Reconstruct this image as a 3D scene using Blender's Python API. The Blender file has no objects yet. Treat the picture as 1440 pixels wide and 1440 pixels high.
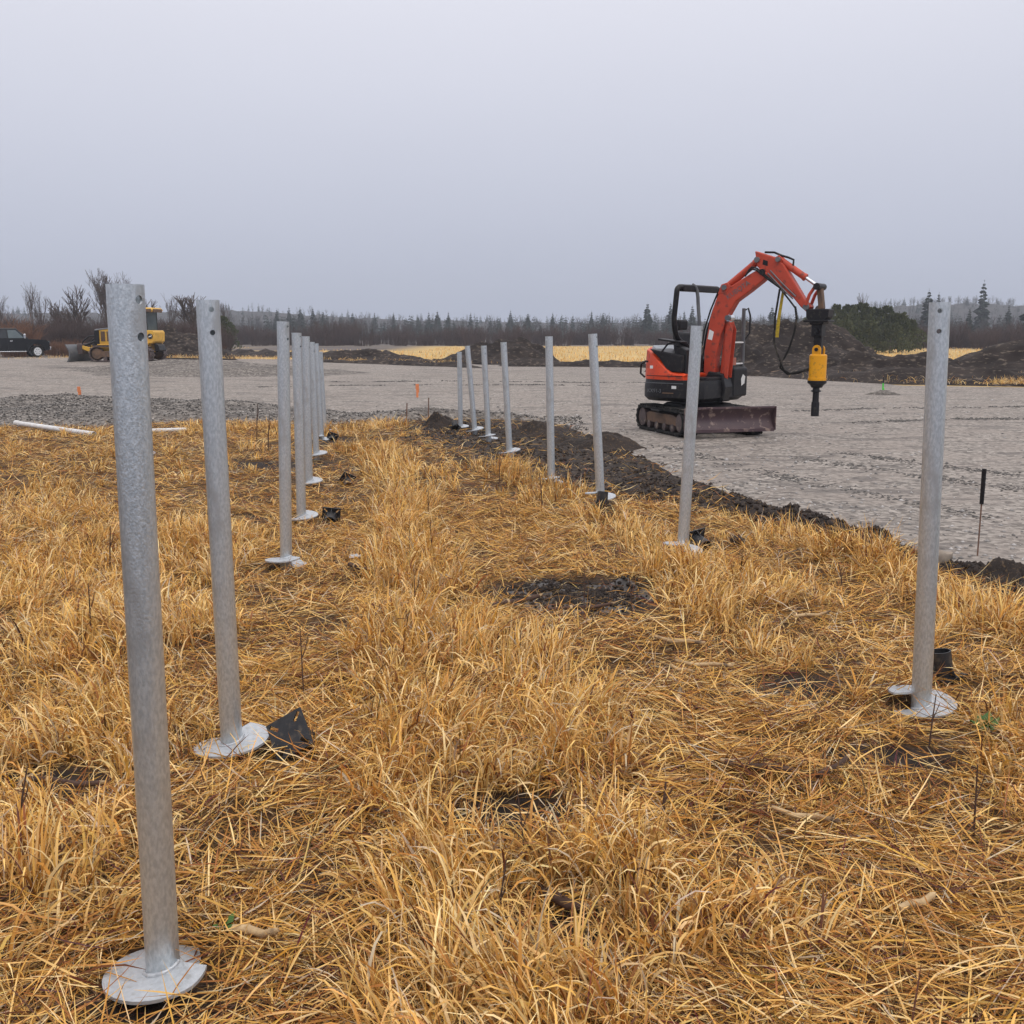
import bpy, math, random
import numpy as np
from mathutils import Matrix, Vector

# ------------------------------------------------------------------ camera, sky, sun, exposure
sc = bpy.context.scene
COL = sc.collection
cam_d = bpy.data.cameras.new('camera'); cam = bpy.data.objects.new('camera', cam_d); COL.objects.link(cam)
cam_d.sensor_width = 36; cam_d.lens = 36; cam_d.clip_start = 0.05; cam_d.clip_end = 4000
cam.location = (0, 0, 1.7); cam.rotation_euler = (math.radians(90 - 9.85), 0, 0)
sc.camera = cam
SUN_EL, SUN_AZ = math.radians(52), math.radians(150)          # azimuth from +Y towards +X: right and behind the camera
w = bpy.data.worlds.new('World'); sc.world = w; w.use_nodes = True
nt = w.node_tree; nt.nodes.clear()
def wn(t, **k):
    n = nt.nodes.new(t)
    for a, b in k.items(): setattr(n, a, b)
    return n
out = wn('ShaderNodeOutputWorld'); bg = wn('ShaderNodeBackground'); bg.inputs[1].default_value = 1.0
tc = wn('ShaderNodeTexCoord'); sp = wn('ShaderNodeSeparateXYZ'); cl = wn('ShaderNodeClamp')
nt.links.new(tc.outputs['Generated'], sp.inputs[0]); nt.links.new(sp.outputs[2], cl.inputs[0])
mx = wn('ShaderNodeMix', data_type='RGBA'); mx.clamp_result = False
mx.inputs[6].default_value = (.405, .44, .555, 1); mx.inputs[7].default_value = (1.46, 1.40, 1.40, 1)   # overcast: zenith three times the horizon
nt.links.new(cl.outputs[0], mx.inputs[0])
sky = wn('ShaderNodeTexSky', sky_type='NISHITA'); sky.sun_disc = False
sky.sun_elevation = SUN_EL; sky.sun_rotation = SUN_AZ; sky.dust_density = 4.0
skm = wn('ShaderNodeMix', data_type='RGBA', blend_type='MULTIPLY'); skm.inputs[0].default_value = 1.0
skm.inputs[7].default_value = (.08, .08, .08, 1)
nt.links.new(sky.outputs[0], skm.inputs[6])
noi = wn('ShaderNodeTexNoise'); noi.inputs['Scale'].default_value = 2.2; noi.inputs['Detail'].default_value = 4
mapn = wn('ShaderNodeMapping'); mapn.inputs['Scale'].default_value = (1, 1, 3)
nt.links.new(tc.outputs['Generated'], mapn.inputs[0]); nt.links.new(mapn.outputs[0], noi.inputs['Vector'])
mr = wn('ShaderNodeMapRange'); mr.inputs[3].default_value = .965; mr.inputs[4].default_value = 1.035
nt.links.new(noi.outputs[0], mr.inputs[0])
mm = wn('ShaderNodeMix', data_type='RGBA', blend_type='MULTIPLY'); mm.inputs[0].default_value = 1.0
nt.links.new(mx.outputs[2], mm.inputs[6]); nt.links.new(mr.outputs[0], mm.inputs[7])
fin = wn('ShaderNodeMix', data_type='RGBA'); fin.inputs[0].default_value = .04
nt.links.new(mm.outputs[2], fin.inputs[6]); nt.links.new(skm.outputs[2], fin.inputs[7])
nt.links.new(fin.outputs[2], bg.inputs[0]); nt.links.new(bg.outputs[0], out.inputs[0])
sun_d = bpy.data.lights.new('sun', 'SUN'); sun_d.energy = 0.8; sun_d.angle = math.radians(35); sun_d.color = (1, .97, .93)
sun = bpy.data.objects.new('sun', sun_d); COL.objects.link(sun); sun.location = (20, -20, 40)
sun.rotation_euler = (math.pi/2 - SUN_EL, 0, math.pi - SUN_AZ)
vs = sc.view_settings; vs.view_transform = 'Standard'; vs.look = 'None'; vs.exposure = 0.18; vs.gamma = 1.0; vs.use_curve_mapping = False
sc.render.engine = 'CYCLES'
sc.cycles.max_bounces = 6; sc.cycles.diffuse_bounces = 3; sc.cycles.glossy_bounces = 3; sc.cycles.transmission_bounces = 4
sc.cycles.transparent_max_bounces = 6; sc.cycles.volume_bounces = 0; sc.cycles.use_denoising = True
sc.cycles.use_adaptive_sampling = True; sc.cycles.adaptive_threshold = 0.01

RNG = np.random.default_rng(7); random.seed(7)
R = math.radians

# ------------------------------------------------------------------ noise and polyline helpers
def _hash(ix, iy, s):
    h = (ix.astype(np.int64)*374761393 + iy.astype(np.int64)*668265263 + s*974711) & 0x7fffffff
    h = ((h ^ (h >> 13))*1274126177) & 0x7fffffff
    return ((h ^ (h >> 16)) & 0xffff)/65535.0
def vn(x, y, s=0):
    x = np.asarray(x, float); y = np.asarray(y, float)
    ix = np.floor(x); iy = np.floor(y); fx = x-ix; fy = y-iy
    fx = fx*fx*(3-2*fx); fy = fy*fy*(3-2*fy)
    a = _hash(ix, iy, s); b = _hash(ix+1, iy, s); c = _hash(ix, iy+1, s); d = _hash(ix+1, iy+1, s)
    return (a*(1-fx)+b*fx)*(1-fy)+(c*(1-fx)+d*fx)*fy
def fbm(x, y, s=0, o=4):
    t = 0; a = .5; n = 0
    for i in range(o):
        t = t + a*vn(x*2**i, y*2**i, s+i*17); n += a; a *= .5
    return t/n
def sstep(a, b, v):
    t = np.clip((v-a)/(b-a), 0, 1); return t*t*(3-2*t)
def pdist(x, y, pts):
    x = np.asarray(x, float); best = np.full(x.shape, 1e9); wd = np.zeros(x.shape)
    for p, q in zip(pts[:-1], pts[1:]):
        dx, dy = q[0]-p[0], q[1]-p[1]
        t = np.clip(((x-p[0])*dx+(y-p[1])*dy)/(dx*dx+dy*dy), 0, 1)
        d = np.hypot(x-p[0]-t*dx, y-p[1]-t*dy)
        if len(p) > 2: wd = np.where(d < best, p[2]+t*(q[2]-p[2]), wd)
        best = np.minimum(best, d)
    return best, wd

# ------------------------------------------------------------------ where things lie on the ground
PAD_NEAR = [(-90, 20), (-9.56, 19.1), (-7.57, 19.1), (-5.94, 20.4), (-3.67, 19.6), (-1.73, 20.7), (-.6, 21.4), (.58, 20.6), (1.38, 17.6),
            (1.8, 13.9), (2.22, 11.2), (2.62, 9.7), (2.92, 8.5), (3.17, 7.6), (3.6, 6.8), (5, 5), (9, 2), (20, -4), (90, -20)]
PAD_FAR = [(-90, 78), (-30, 76), (-13.3, 70), (-7, 60), (6.6, 53.4), (10.5, 45), (13.1, 34.5), (16.6, 33.3), (30, 30), (90, 24)]
PNX = np.array([p[0] for p in PAD_NEAR]); PNY = np.array([p[1] for p in PAD_NEAR])
PFX = np.array([p[0] for p in PAD_FAR]); PFY = np.array([p[1] for p in PAD_FAR])
def pad_sd(x, y):
    d, _ = pdist(x, y, PAD_NEAR)
    near = np.where(y > np.interp(x, PNX, PNY), d, -d)
    far = (np.interp(x, PFX, PFY) - y)*.8
    return np.minimum(near, far) + (fbm(x*1.3, y*1.3, 5)-.5)*.35
SOIL_LINE = [(-1.25, 19.3, .9), (-.7, 17.3, 1.15), (-.05, 15.4, 1.25), (.75, 13.4, 1.05), (1.4, 11.6, .78), (2.02, 10.3, .46), (2.52, 9.2, .28),
             (2.84, 8.3, .22), (3.07, 7.5, .26), (3.33, 6.8, .26), (3.9, 5.8, .3), (5.2, 4.6, .3), (9, 1.7, .3)]
SLX = np.array([p[0] for p in SOIL_LINE]); SLY = np.array([p[1] for p in SOIL_LINE])
BERM_TOP = [(-90, 27), (-13.5, 27.1), (-10.9, 27.5), (-7.25, 25), (-5.4, 24.4), (-3.1, 22.4), (-1.5, 22.3), (0, 21.2), (.6, 20.9)]
BTX = np.array([p[0] for p in BERM_TOP]); BTY = np.array([p[1] for p in BERM_TOP])
# bare muddy patches in the straw: x, y, rx, ry
PATCHES = [(.47, 6.53, .62, .56), (-3.1, 13.3, 1.0, .7), (-2.5, 16.3, .9, .8), (-5.2, 10.7, .35, .22), (-2.6, 9.4, .5, .3), (.02, 3.42, .30, .2), (1.45, 4.75, .3, .2),
           (-1.75, 3.65, .35, .22), (1.75, 2.62, .32, .2), (-.9, 2.36, .2, .14), (1.5, 3.9, .35, .14), (-1.72, 12.9, .4, .25), (.6, 9.8, .5, .2), (-3.6, 6.1, .4, .2), (.2, 2.75, .16, .14)]
def soilness(x, y):
    d, wd = pdist(x, y, SOIL_LINE)
    s = sstep(1.35, .6, d/np.maximum(wd, .05) + (fbm(x*1.7, y*1.7, 31)-.5)*1.1)
    side = sstep(-.1, .1, y-np.interp(x, SLX, SLY))*sstep(-2.6, -2.2, pad_sd(x, y))*(x > -1.4)*(x < 9)
    s = np.maximum(s, side)
    for px, py, rx, ry in PATCHES:
        r = np.hypot((x-px)/rx, (y-py)/ry) + (fbm(x*4, y*4, 77)-.5)*.9
        s = np.maximum(s, sstep(1.1, .75, r))
    return s
def rise(x, y):
    return .40*np.exp(-(((x+20.5)/12)**2+((y-52)/9.5)**2)) + .12*np.exp(-(((x+27)/14)**2+((y-40)/7)**2))
def gz(x, y):
    x = np.asarray(x, float); y = np.asarray(y, float)
    sd = pad_sd(x, y)
    m = sstep(.2, -.7, sd)*sstep(70, 30, y)
    z = (fbm(x*.9, y*.9, 3)-.5)*.13 + (vn(x*4, y*4, 9)-.5)*.025
    for px, py, rx, ry in PATCHES[:1]:
        r = np.hypot((x-px)/rx, (y-py)/ry)
        z = z - .03*sstep(1.2, .4, r)
    return z*m + rise(x, y)
def gz1(x, y): return float(gz(np.array([x]), np.array([y]))[0])
def pz(x, y):
    sd = pad_sd(x, y)
    return gz(x, y) + np.clip(sd*.10, -.12, .03) + sstep(0, 3, sd)*(fbm(x*.35, y*.35, 12)-.5)*.06
def pz1(x, y): return float(pz(np.array([x]), np.array([y]))[0])

# ------------------------------------------------------------------ materials
MATS = {}
def nodes_of(m):
    m.use_nodes = True; t = m.node_tree; t.nodes.clear()
    o = t.nodes.new('ShaderNodeOutputMaterial'); b = t.nodes.new('ShaderNodeBsdfPrincipled')
    t.links.new(b.outputs[0], o.inputs[0]); return t, b, o
def mat(name, c1, c2=None, scale=8.0, rough=.6, metal=0.0, bump=0.0, bscale=None, spec=.4, detail=6, stretch=(1, 1, 1), lo=.35, hi=.65, coat=0.0, c3=None, s3=60.0):
    """two-colour noise paint, with an optional third colour as sparse speckle or dirt"""
    m = bpy.data.materials.new(name); t, b, o = nodes_of(m); L = t.links.new
    b.inputs['Roughness'].default_value = rough; b.inputs['Metallic'].default_value = metal
    b.inputs['Specular IOR Level'].default_value = spec; b.inputs['Coat Weight'].default_value = coat
    tc = t.nodes.new('ShaderNodeTexCoord'); mp = t.nodes.new('ShaderNodeMapping'); mp.inputs['Scale'].default_value = stretch
    L(tc.outputs['Object'], mp.inputs[0])
    if c2 is None: c2 = tuple(x*.8 for x in c1)
    n = t.nodes.new('ShaderNodeTexNoise'); n.inputs['Scale'].default_value = scale; n.inputs['Detail'].default_value = detail
    L(mp.outputs[0], n.inputs['Vector'])
    r = t.nodes.new('ShaderNodeValToRGB'); r.color_ramp.elements[0].position = lo; r.color_ramp.elements[1].position = hi
    r.color_ramp.elements[0].color = (*c1, 1); r.color_ramp.elements[1].color = (*c2, 1)
    L(n.outputs[0], r.inputs[0]); col = r.outputs[0]
    if c3 is not None:
        n3 = t.nodes.new('ShaderNodeTexNoise'); n3.inputs['Scale'].default_value = s3; n3.inputs['Detail'].default_value = 5
        L(mp.outputs[0], n3.inputs['Vector'])
        r3 = t.nodes.new('ShaderNodeMapRange'); r3.inputs[1].default_value = .56; r3.inputs[2].default_value = .68
        L(n3.outputs[0], r3.inputs[0])
        x = t.nodes.new('ShaderNodeMix'); x.data_type = 'RGBA'; x.inputs[7].default_value = (*c3, 1)
        L(r3.outputs[0], x.inputs[0]); L(col, x.inputs[6]); col = x.outputs[2]
    L(col, b.inputs['Base Color'])
    if bump:
        nb = t.nodes.new('ShaderNodeTexNoise'); nb.inputs['Scale'].default_value = bscale or scale*3; nb.inputs['Detail'].default_value = 5
        L(mp.outputs[0], nb.inputs['Vector'])
        bm = t.nodes.new('ShaderNodeBump'); bm.inputs['Strength'].default_value = bump; bm.inputs['Distance'].default_value = .02
        L(nb.outputs[0], bm.inputs['Height']); L(bm.outputs[0], b.inputs['Normal'])
    MATS[name] = m; return m

mat('galvanised', (.46, .505, .535), (.62, .665, .695), 130, rough=.32, metal=.72, bump=.14, bscale=300, lo=.36, hi=.64, c3=(.44, .46, .47), s3=11, stretch=(1, 1, .45))
mat('galvanised_plate', (.44, .465, .49), (.52, .545, .57), 70, rough=.45, metal=.4, bump=.12, bscale=160, c3=(.40, .41, .41), s3=40)
mat('black_paint', (.012, .012, .014), (.022, .022, .024), 14, rough=.42, bump=.05, c3=(.06, .05, .04), s3=30)
mat('orange_paint', (.72, .068, .012), (.64, .055, .011), 3, rough=.4, coat=.2, c3=(.30, .05, .025), s3=14)
mat('orange_faded', (.50, .062, .028), (.42, .05, .024), 5, rough=.5, c3=(.20, .045, .03), s3=11)
mat('machine_black', (.006, .006, .008), (.011, .010, .012), 6, rough=.45, spec=.3, c3=(.03, .026, .022), s3=18)
mat('machine_grey', (.10, .105, .115), (.14, .145, .15), 6, rough=.45)
mat('hood_top', (.30, .33, .36), (.20, .22, .24), 5, rough=.3)
mat('rubber', (.009, .009, .009), (.016, .015, .014), 12, rough=.8, spec=.25, c3=(.07, .06, .05), s3=9)
mat('dirty_steel', (.06, .045, .045), (.10, .07, .065), 6, rough=.55, c3=(.24, .19, .15), s3=10)
mat('blade_paint', (.058, .034, .042), (.085, .052, .055), 4, rough=.5, c3=(.26, .19, .16), s3=9)
mat('rust_brown', (.17, .10, .06), (.09, .06, .045), 7, rough=.8)
mat('chrome', (.75, .77, .8), (.7, .72, .75), 4, rough=.18, metal=1)
mat('yellow_paint', (.78, .36, .004), (.70, .31, .004), 4, rough=.4, c3=(.45, .22, .02), s3=18)
mat('dozer_yellow', (.72, .42, .06), (.62, .35, .05), 2.5, rough=.5, c3=(.34, .22, .07), s3=6)
mat('silver_paint', (.62, .63, .64), (.52, .53, .54), 8, rough=.35)
mat('white_paint', (.78, .78, .77), (.68, .68, .66), 6, rough=.5)
mat('truck_black', (.004, .005, .007), (.007, .007, .009), 3, rough=.22, spec=.3, coat=.2)
mat('glass_dark', (.015, .018, .022), (.02, .024, .03), 2, rough=.08)
mat('glass_cab', (.10, .13, .14), (.07, .09, .10), 2, rough=.1)
mat('seat_salmon', (.42, .16, .11), (.34, .12, .09), 6, rough=.8)
mat('strap_yellow', (.62, .44, .03), (.42, .30, .04), 30, rough=.8)
mat('stake_orange', (.74, .24, .09), (.62, .20, .08), 8, rough=.6)
mat('stake_green', (.08, .62, .06), (.06, .5, .05), 8, rough=.6)
mat('rod_rust', (.20, .11, .075), (.12, .07, .05), 30, rough=.8)
mat('pvc_white', (.70, .70, .70), (.58, .57, .55), 10, rough=.45)
mat('cornstalk', (.55, .40, .22), (.34, .22, .11), 22, rough=.8, stretch=(1, 1, 1), c3=(.12, .08, .05), s3=16)
mat('dark_stalk', (.05, .028, .02), (.09, .05, .035), 30, rough=.85)
mat('stone', (.30, .25, .20), (.20, .17, .14), 9, rough=.85, bump=.3)
mat('soil', (.016, .0115, .0095), (.036, .026, .021), 3.5, rough=.8, bump=.8, bscale=24, spec=.3, c3=(.10, .065, .035), s3=30)
mat('wet_mud', (.020, .015, .012), (.050, .040, .033), 5, rough=.38, bump=.6, bscale=30, spec=.5, c3=(.085, .062, .045), s3=18)
mat('soil_far', (.016, .012, .011), (.040, .031, .027), .9, rough=.9, bump=1, bscale=5, spec=.2, c3=(.125, .10, .078), s3=4.5, stretch=(1, 1, 2.6))
mat('bark', (.055, .042, .036), (.09, .072, .062), 5, rough=.9)
mat('twigs', (.075, .055, .05), (.11, .085, .075), 2, rough=.9)
mat('shrub_brown', (.060, .038, .034), (.095, .060, .050), .8, rough=.9)
mat('shrub_russet', (.20, .095, .05), (.13, .07, .045), .9, rough=.9)
mat('needles', (.012, .022, .014), (.026, .040, .022), 1.2, rough=.8, lo=.3, hi=.7)
mat('cedar', (.030, .042, .016), (.085, .092, .034), 1.6, rough=.8, lo=.3, hi=.7)
mat('wood_far', (.040, .034, .031), (.062, .052, .046), .12, rough=.95)
mat('hill_wood', (.045, .036, .034), (.028, .028, .026), .12, rough=.95, bump=1, bscale=.3)
mat('leaf_green', (.07, .17, .03), (.05, .12, .025), 20, rough=.5)
mat('log_pale', (.24, .17, .12), (.13, .09, .06), 4, rough=.9)

def attr_mat(name, rough=.7, translucent=0.0, spec=.25):
    m = bpy.data.materials.new(name); t, b, o = nodes_of(m); L = t.links.new
    a = t.nodes.new('ShaderNodeAttribute'); a.attribute_name = 'tint'
    b.inputs['Roughness'].default_value = rough; b.inputs['Specular IOR Level'].default_value = spec
    L(a.outputs['Color'], b.inputs['Base Color'])
    if translucent:
        tr = t.nodes.new('ShaderNodeBsdfTranslucent'); L(a.outputs['Color'], tr.inputs[0])
        ms = t.nodes.new('ShaderNodeMixShader'); ms.inputs[0].default_value = translucent
        L(b.outputs[0], ms.inputs[1]); L(tr.outputs[0], ms.inputs[2]); L(ms.outputs[0], o.inputs[0])
    MATS[name] = m; return m
attr_mat('straw', .6, .10, .12); attr_mat('pebbles', .8)

def ground_mat():
    m = bpy.data.materials.new('ground_mix'); t, b, o = nodes_of(m); L = t.links.new
    N = t.nodes.new
    b.inputs['Roughness'].default_value = .9; b.inputs['Specular IOR Level'].default_value = .2
    g = N('ShaderNodeNewGeometry')
    def noise(scale, st=(1, 1, 1), det=6):
        mp = N('ShaderNodeMapping'); mp.inputs['Scale'].default_value = st; L(g.outputs['Position'], mp.inputs[0])
        n = N('ShaderNodeTexNoise'); n.inputs['Scale'].default_value = scale; n.inputs['Detail'].default_value = det
        L(mp.outputs[0], n.inputs['Vector']); return n.outputs[0]
    def ramp(f, els):
        r = N('ShaderNodeValToRGB'); r.color_ramp.elements[0].position = els[0][0]; r.color_ramp.elements[0].color = (*els[0][1], 1)
        r.color_ramp.elements[1].position = els[-1][0]; r.color_ramp.elements[1].color = (*els[-1][1], 1)
        for p, c in els[1:-1]:
            e = r.color_ramp.elements.new(p); e.color = (*c, 1)
        L(f, r.inputs[0]); return r.outputs[0]
    def mix(f, a, c):
        x = N('ShaderNodeMix'); x.data_type = 'RGBA'; L(f, x.inputs[0]); L(a, x.inputs[6]); L(c, x.inputs[7]); return x.outputs[2]
    at = N('ShaderNodeAttribute'); at.attribute_name = 'zone'
    s = N('ShaderNodeSeparateColor'); L(at.outputs['Color'], s.inputs[0])
    mat_straw = ramp(noise(60, (1, 1, 1)), [(.3, (.030, .018, .011)), (.5, (.075, .043, .021)), (.7, (.17, .10, .04))])
    soil = ramp(noise(14), [(.35, (.016, .012, .010)), (.65, (.038, .027, .022))])
    field = ramp(noise(.5, (.35, 1.6, 1), 8), [(.32, (.36, .24, .09)), (.5, (.50, .35, .14)), (.7, (.58, .43, .20))])
    dark = ramp(noise(.35, (.3, 1.8, 1), 8), [(.35, (.07, .058, .05)), (.55, (.14, .12, .11)), (.72, (.22, .185, .15))])
    c = mix(s.outputs[0], mat_straw, soil); c = mix(s.outputs[1], c, field); c = mix(s.outputs[2], c, dark)
    L(c, b.inputs['Base Color'])
    bm = N('ShaderNodeBump'); bm.inputs['Strength'].default_value = .6; bm.inputs['Distance'].default_value = .02
    L(noise(40), bm.inputs['Height']); L(bm.outputs[0], b.inputs['Normal'])
    MATS['ground_mix'] = m
ground_mat()

def gravel_mat(name, fine, coarse_bias, tone):
    m = bpy.data.materials.new(name); t, b, o = nodes_of(m); L = t.links.new; N = t.nodes.new
    b.inputs['Roughness'].default_value = .85; b.inputs['Specular IOR Level'].default_value = .3
    g = N('ShaderNodeNewGeometry')
    def mapped(st, rot=0):
        mp = N('ShaderNodeMapping'); mp.inputs['Scale'].default_value = st; mp.inputs['Rotation'].default_value = (0, 0, rot)
        L(g.outputs['Position'], mp.inputs[0]); return mp.outputs[0]
    def noise(scale, st=(1, 1, 1), det=6, rot=0, dist=0):
        n = N('ShaderNodeTexNoise'); n.inputs['Scale'].default_value = scale; n.inputs['Detail'].default_value = det
        n.inputs['Distortion'].default_value = dist
        L(mapped(st, rot), n.inputs['Vector']); return n.outputs[0]
    def rng(f, a, c, lo=0, hi=1):
        r = N('ShaderNodeMapRange'); r.inputs[1].default_value = a; r.inputs[2].default_value = c; r.inputs[3].default_value = lo; r.inputs[4].default_value = hi
        L(f, r.inputs[0]); return r.outputs[0]
    def mixc(f, a, c):
        x = N('ShaderNodeMix'); x.data_type = 'RGBA'; L(f, x.inputs[0])
        for k, q in ((6, a), (7, c)):
            if isinstance(q, tuple): x.inputs[k].default_value = (*[e*tone for e in q], 1)
            else: L(q, x.inputs[k])
        return x.outputs[2]
    v = N('ShaderNodeTexVoronoi'); v.inputs['Scale'].default_value = fine; L(mapped((1, 1, 1)), v.inputs['Vector'])
    sv = N('ShaderNodeSeparateColor'); L(v.outputs['Color'], sv.inputs[0])
    base = mixc(rng(noise(.25), .35, .65), (.235, .200, .172), (.31, .268, .235))
    stone = mixc(sv.outputs[0], (.085, .074, .064), (.42, .378, .335))
    near = rng(noise(1.1), .42 - coarse_bias, .62 - coarse_bias, .38, .9)
    c = mixc(near, base, stone)
    # damp wheel and track streaks pressed into the fines
    st1 = rng(noise(1.0, (.75, 1.9, 1), 8, R(9), 1.2), .57, .66, 0, .7)
    st2 = rng(noise(.8, (.55, 2.6, 1), 8, R(-21), 1.2), .58, .66, 0, .75)
    c = mixc(st1, c, (.125, .11, .10)); c = mixc(st2, c, (.14, .125, .113))
    c = mixc(rng(noise(9), .56, .68, 0, .8), c, (.085, .075, .068))
    L(c, b.inputs['Base Color'])
    bm = N('ShaderNodeBump'); bm.inputs['Strength'].default_value = .8; bm.inputs['Distance'].default_value = .03
    ad = N('ShaderNodeMath'); ad.operation = 'SUBTRACT'; L(noise(22), ad.inputs[0]); L(st1, ad.inputs[1])
    L(ad.outputs[0], bm.inputs['Height']); L(bm.outputs[0], b.inputs['Normal'])
    MATS[name] = m
gravel_mat('pad_gravel', 21, .03, 1.0); gravel_mat('berm_gravel', 17, .35, .66)

# ------------------------------------------------------------------ mesh helpers
class MB:
    def __init__(s, M=None): s.v = []; s.f = []; s.M = M
    def add(s, vs, fs):
        n = len(s.v)
        for p in vs:
            p = Vector(p)
            s.v.append(tuple(s.M @ p) if s.M is not None else tuple(p))
        s.f += [tuple(i+n for i in f) for f in fs]; return s
    def box(s, c, d, rot=None):
        x, y, z = d[0]/2, d[1]/2, d[2]/2; c = Vector(c)
        vs = [Vector((a*x, b*y, e*z)) for a in (-1, 1) for b in (-1, 1) for e in (-1, 1)]
        if rot is not None: vs = [rot @ q for q in vs]
        return s.add([c+q for q in vs], [(0, 1, 3, 2), (4, 6, 7, 5), (0, 4, 5, 1), (2, 3, 7, 6), (0, 2, 6, 4), (1, 5, 7, 3)])
    def cyl(s, p0, p1, r0, r1=None, n=16, caps=True):
        r1 = r0 if r1 is None else r1; p0 = Vector(p0); p1 = Vector(p1); a = (p1-p0).normalized()
        u = a.orthogonal().normalized(); q = a.cross(u)
        vs = []
        for p, r in ((p0, r0), (p1, r1)):
            for i in range(n):
                t = 2*math.pi*i/n; vs.append(p+(u*math.cos(t)+q*math.sin(t))*r)
        fs = [(i, (i+1) % n, n+(i+1) % n, n+i) for i in range(n)]
        if caps: fs += [tuple(range(n-1, -1, -1)), tuple(range(n, 2*n))]
        return s.add(vs, fs)
    def tube(s, path, r, n=8, rad=None):
        path = [Vector(p) for p in path]; vs = []; m = len(path); u = None
        for i, p in enumerate(path):
            d = (path[min(i+1, m-1)]-path[max(i-1, 0)]).normalized()
            if u is None: u = d.orthogonal().normalized()
            u = (u-d*u.dot(d)).normalized(); q = d.cross(u); rr = rad[i] if rad else r
            for k in range(n):
                t = 2*math.pi*k/n; vs.append(p+(u*math.cos(t)+q*math.sin(t))*rr)
        fs = [(i*n+k, i*n+(k+1) % n, (i+1)*n+(k+1) % n, (i+1)*n+k) for i in range(m-1) for k in range(n)]
        fs += [tuple(range(n-1, -1, -1)), tuple(range((m-1)*n, m*n))]
        return s.add(vs, fs)
    def prism(s, poly, y0, y1):
        """polygon in x,z extruded along y"""
        n = len(poly); vs = [(x, y0, z) for x, z in poly]+[(x, y1, z) for x, z in poly]
        return s.add(vs, [tuple(range(n)), tuple(range(2*n-1, n-1, -1))]+[(i, n+i, n+(i+1) % n, (i+1) % n) for i in range(n)])
    def loft(s, rings, cap=True):
        n = len(rings[0]); vs = [p for r in rings for p in r]
        fs = [(j*n+i, j*n+(i+1) % n, (j+1)*n+(i+1) % n, (j+1)*n+i) for j in range(len(rings)-1) for i in range(n)]
        if cap: fs += [tuple(range(n-1, -1, -1)), tuple(range((len(rings)-1)*n, len(rings)*n))]
        return s.add(vs, fs)
    def lathe(s, prof, p0=(0, 0, 0), axis=(0, 0, 1), n=24):
        """profile of (radius, height) pairs round an axis"""
        a = Vector(axis).normalized(); u = a.orthogonal().normalized(); q = a.cross(u); p0 = Vector(p0)
        return s.loft([[p0+a*h+(u*math.cos(2*math.pi*i/n)+q*math.sin(2*math.pi*i/n))*r for i in range(n)] for r, h in prof])

def obj(name, mb, m, parent=None, smooth=None, bevel=0, loc=None):
    me = bpy.data.meshes.new(name)
    if isinstance(mb, MB): me.from_pydata(mb.v, [], mb.f)
    else: me.from_pydata(mb[0], [], mb[1])
    me.update(); me.materials.append(MATS[m])
    return link(name, me, parent, smooth, bevel, loc)
def link(name, me, parent=None, smooth=None, bevel=0, loc=None):
    o = bpy.data.objects.new(name, me); COL.objects.link(o); o.parent = parent
    if loc is not None: o.location = loc
    if smooth:
        me.polygons.foreach_set('use_smooth', [True]*len(me.polygons))
        try: me.set_sharp_from_angle(angle=R(smooth))
        except Exception: pass
    if bevel:
        b = o.modifiers.new('bevel', 'BEVEL'); b.width = bevel; b.segments = 2; b.limit_method = 'ANGLE'; b.angle_limit = R(40)
    return o
def tag(o, label=None, cat=None, group=None, kind=None):
    if label: o['label'] = label
    if cat: o['category'] = cat
    if group: o['group'] = group
    if kind: o['kind'] = kind
    return o
def thing(name, label, cat, loc=(0, 0, 0), rotz=0, group=None):
    o = bpy.data.objects.new(name, None); COL.objects.link(o); o.location = loc; o.rotation_euler = (0, 0, rotz); o.empty_display_size = .2
    return tag(o, label, cat, group)
def copy_tree(o, parent=None):
    c = o.copy(); COL.objects.link(c); c.parent = parent
    for ch in list(o.children): copy_tree(ch, c)
    return c
def np_mesh(name, V, F, m, tint=None, tint_name='tint', smooth=False):
    """V (n,3), F (k,3) or (k,4)"""
    me = bpy.data.meshes.new(name); k = F.shape[1]
    me.vertices.add(len(V)); me.vertices.foreach_set('co', np.ascontiguousarray(V, np.float32).ravel())
    me.loops.add(F.size); me.loops.foreach_set('vertex_index', np.ascontiguousarray(F, np.int32).ravel())
    me.polygons.add(len(F)); me.polygons.foreach_set('loop_start', np.arange(0, F.size, k, dtype=np.int32))
    try: me.polygons.foreach_set('loop_total', np.full(len(F), k, np.int32))
    except Exception: pass
    if smooth: me.polygons.foreach_set('use_smooth', np.ones(len(F), bool))
    me.update(calc_edges=True)
    if tint is not None:
        a = me.color_attributes.new(tint_name, 'FLOAT_COLOR', 'POINT')
        a.data.foreach_set('color', np.concatenate([tint, np.ones((len(tint), 1))], 1).astype(np.float32).ravel())
    me.materials.append(MATS[m]); return me
def heightfield(name, xs, ys, zf, m, keep=None, tint=None, tint_name='zone', parent=None):
    X, Y = np.meshgrid(xs, ys); Z = zf(X, Y); V = np.stack([X, Y, Z], -1).reshape(-1, 3)
    ny, nx = X.shape; i = np.arange(ny*nx).reshape(ny, nx)
    F = np.stack([i[:-1, :-1], i[:-1, 1:], i[1:, 1:], i[1:, :-1]], -1).reshape(-1, 4)
    if keep is not None:
        K = keep(X, Y).reshape(-1); F = F[K[F].any(1)]
        used = np.unique(F); idx = np.full(len(V), -1); idx[used] = np.arange(len(used))
        V = V[used]; F = idx[F]; sel = used
    else: sel = np.arange(len(V))
    T = tint(X, Y).reshape(-1, 3)[sel] if tint else None
    return link(name, np_mesh(name, V, F, m, T, tint_name, True), parent)

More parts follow.
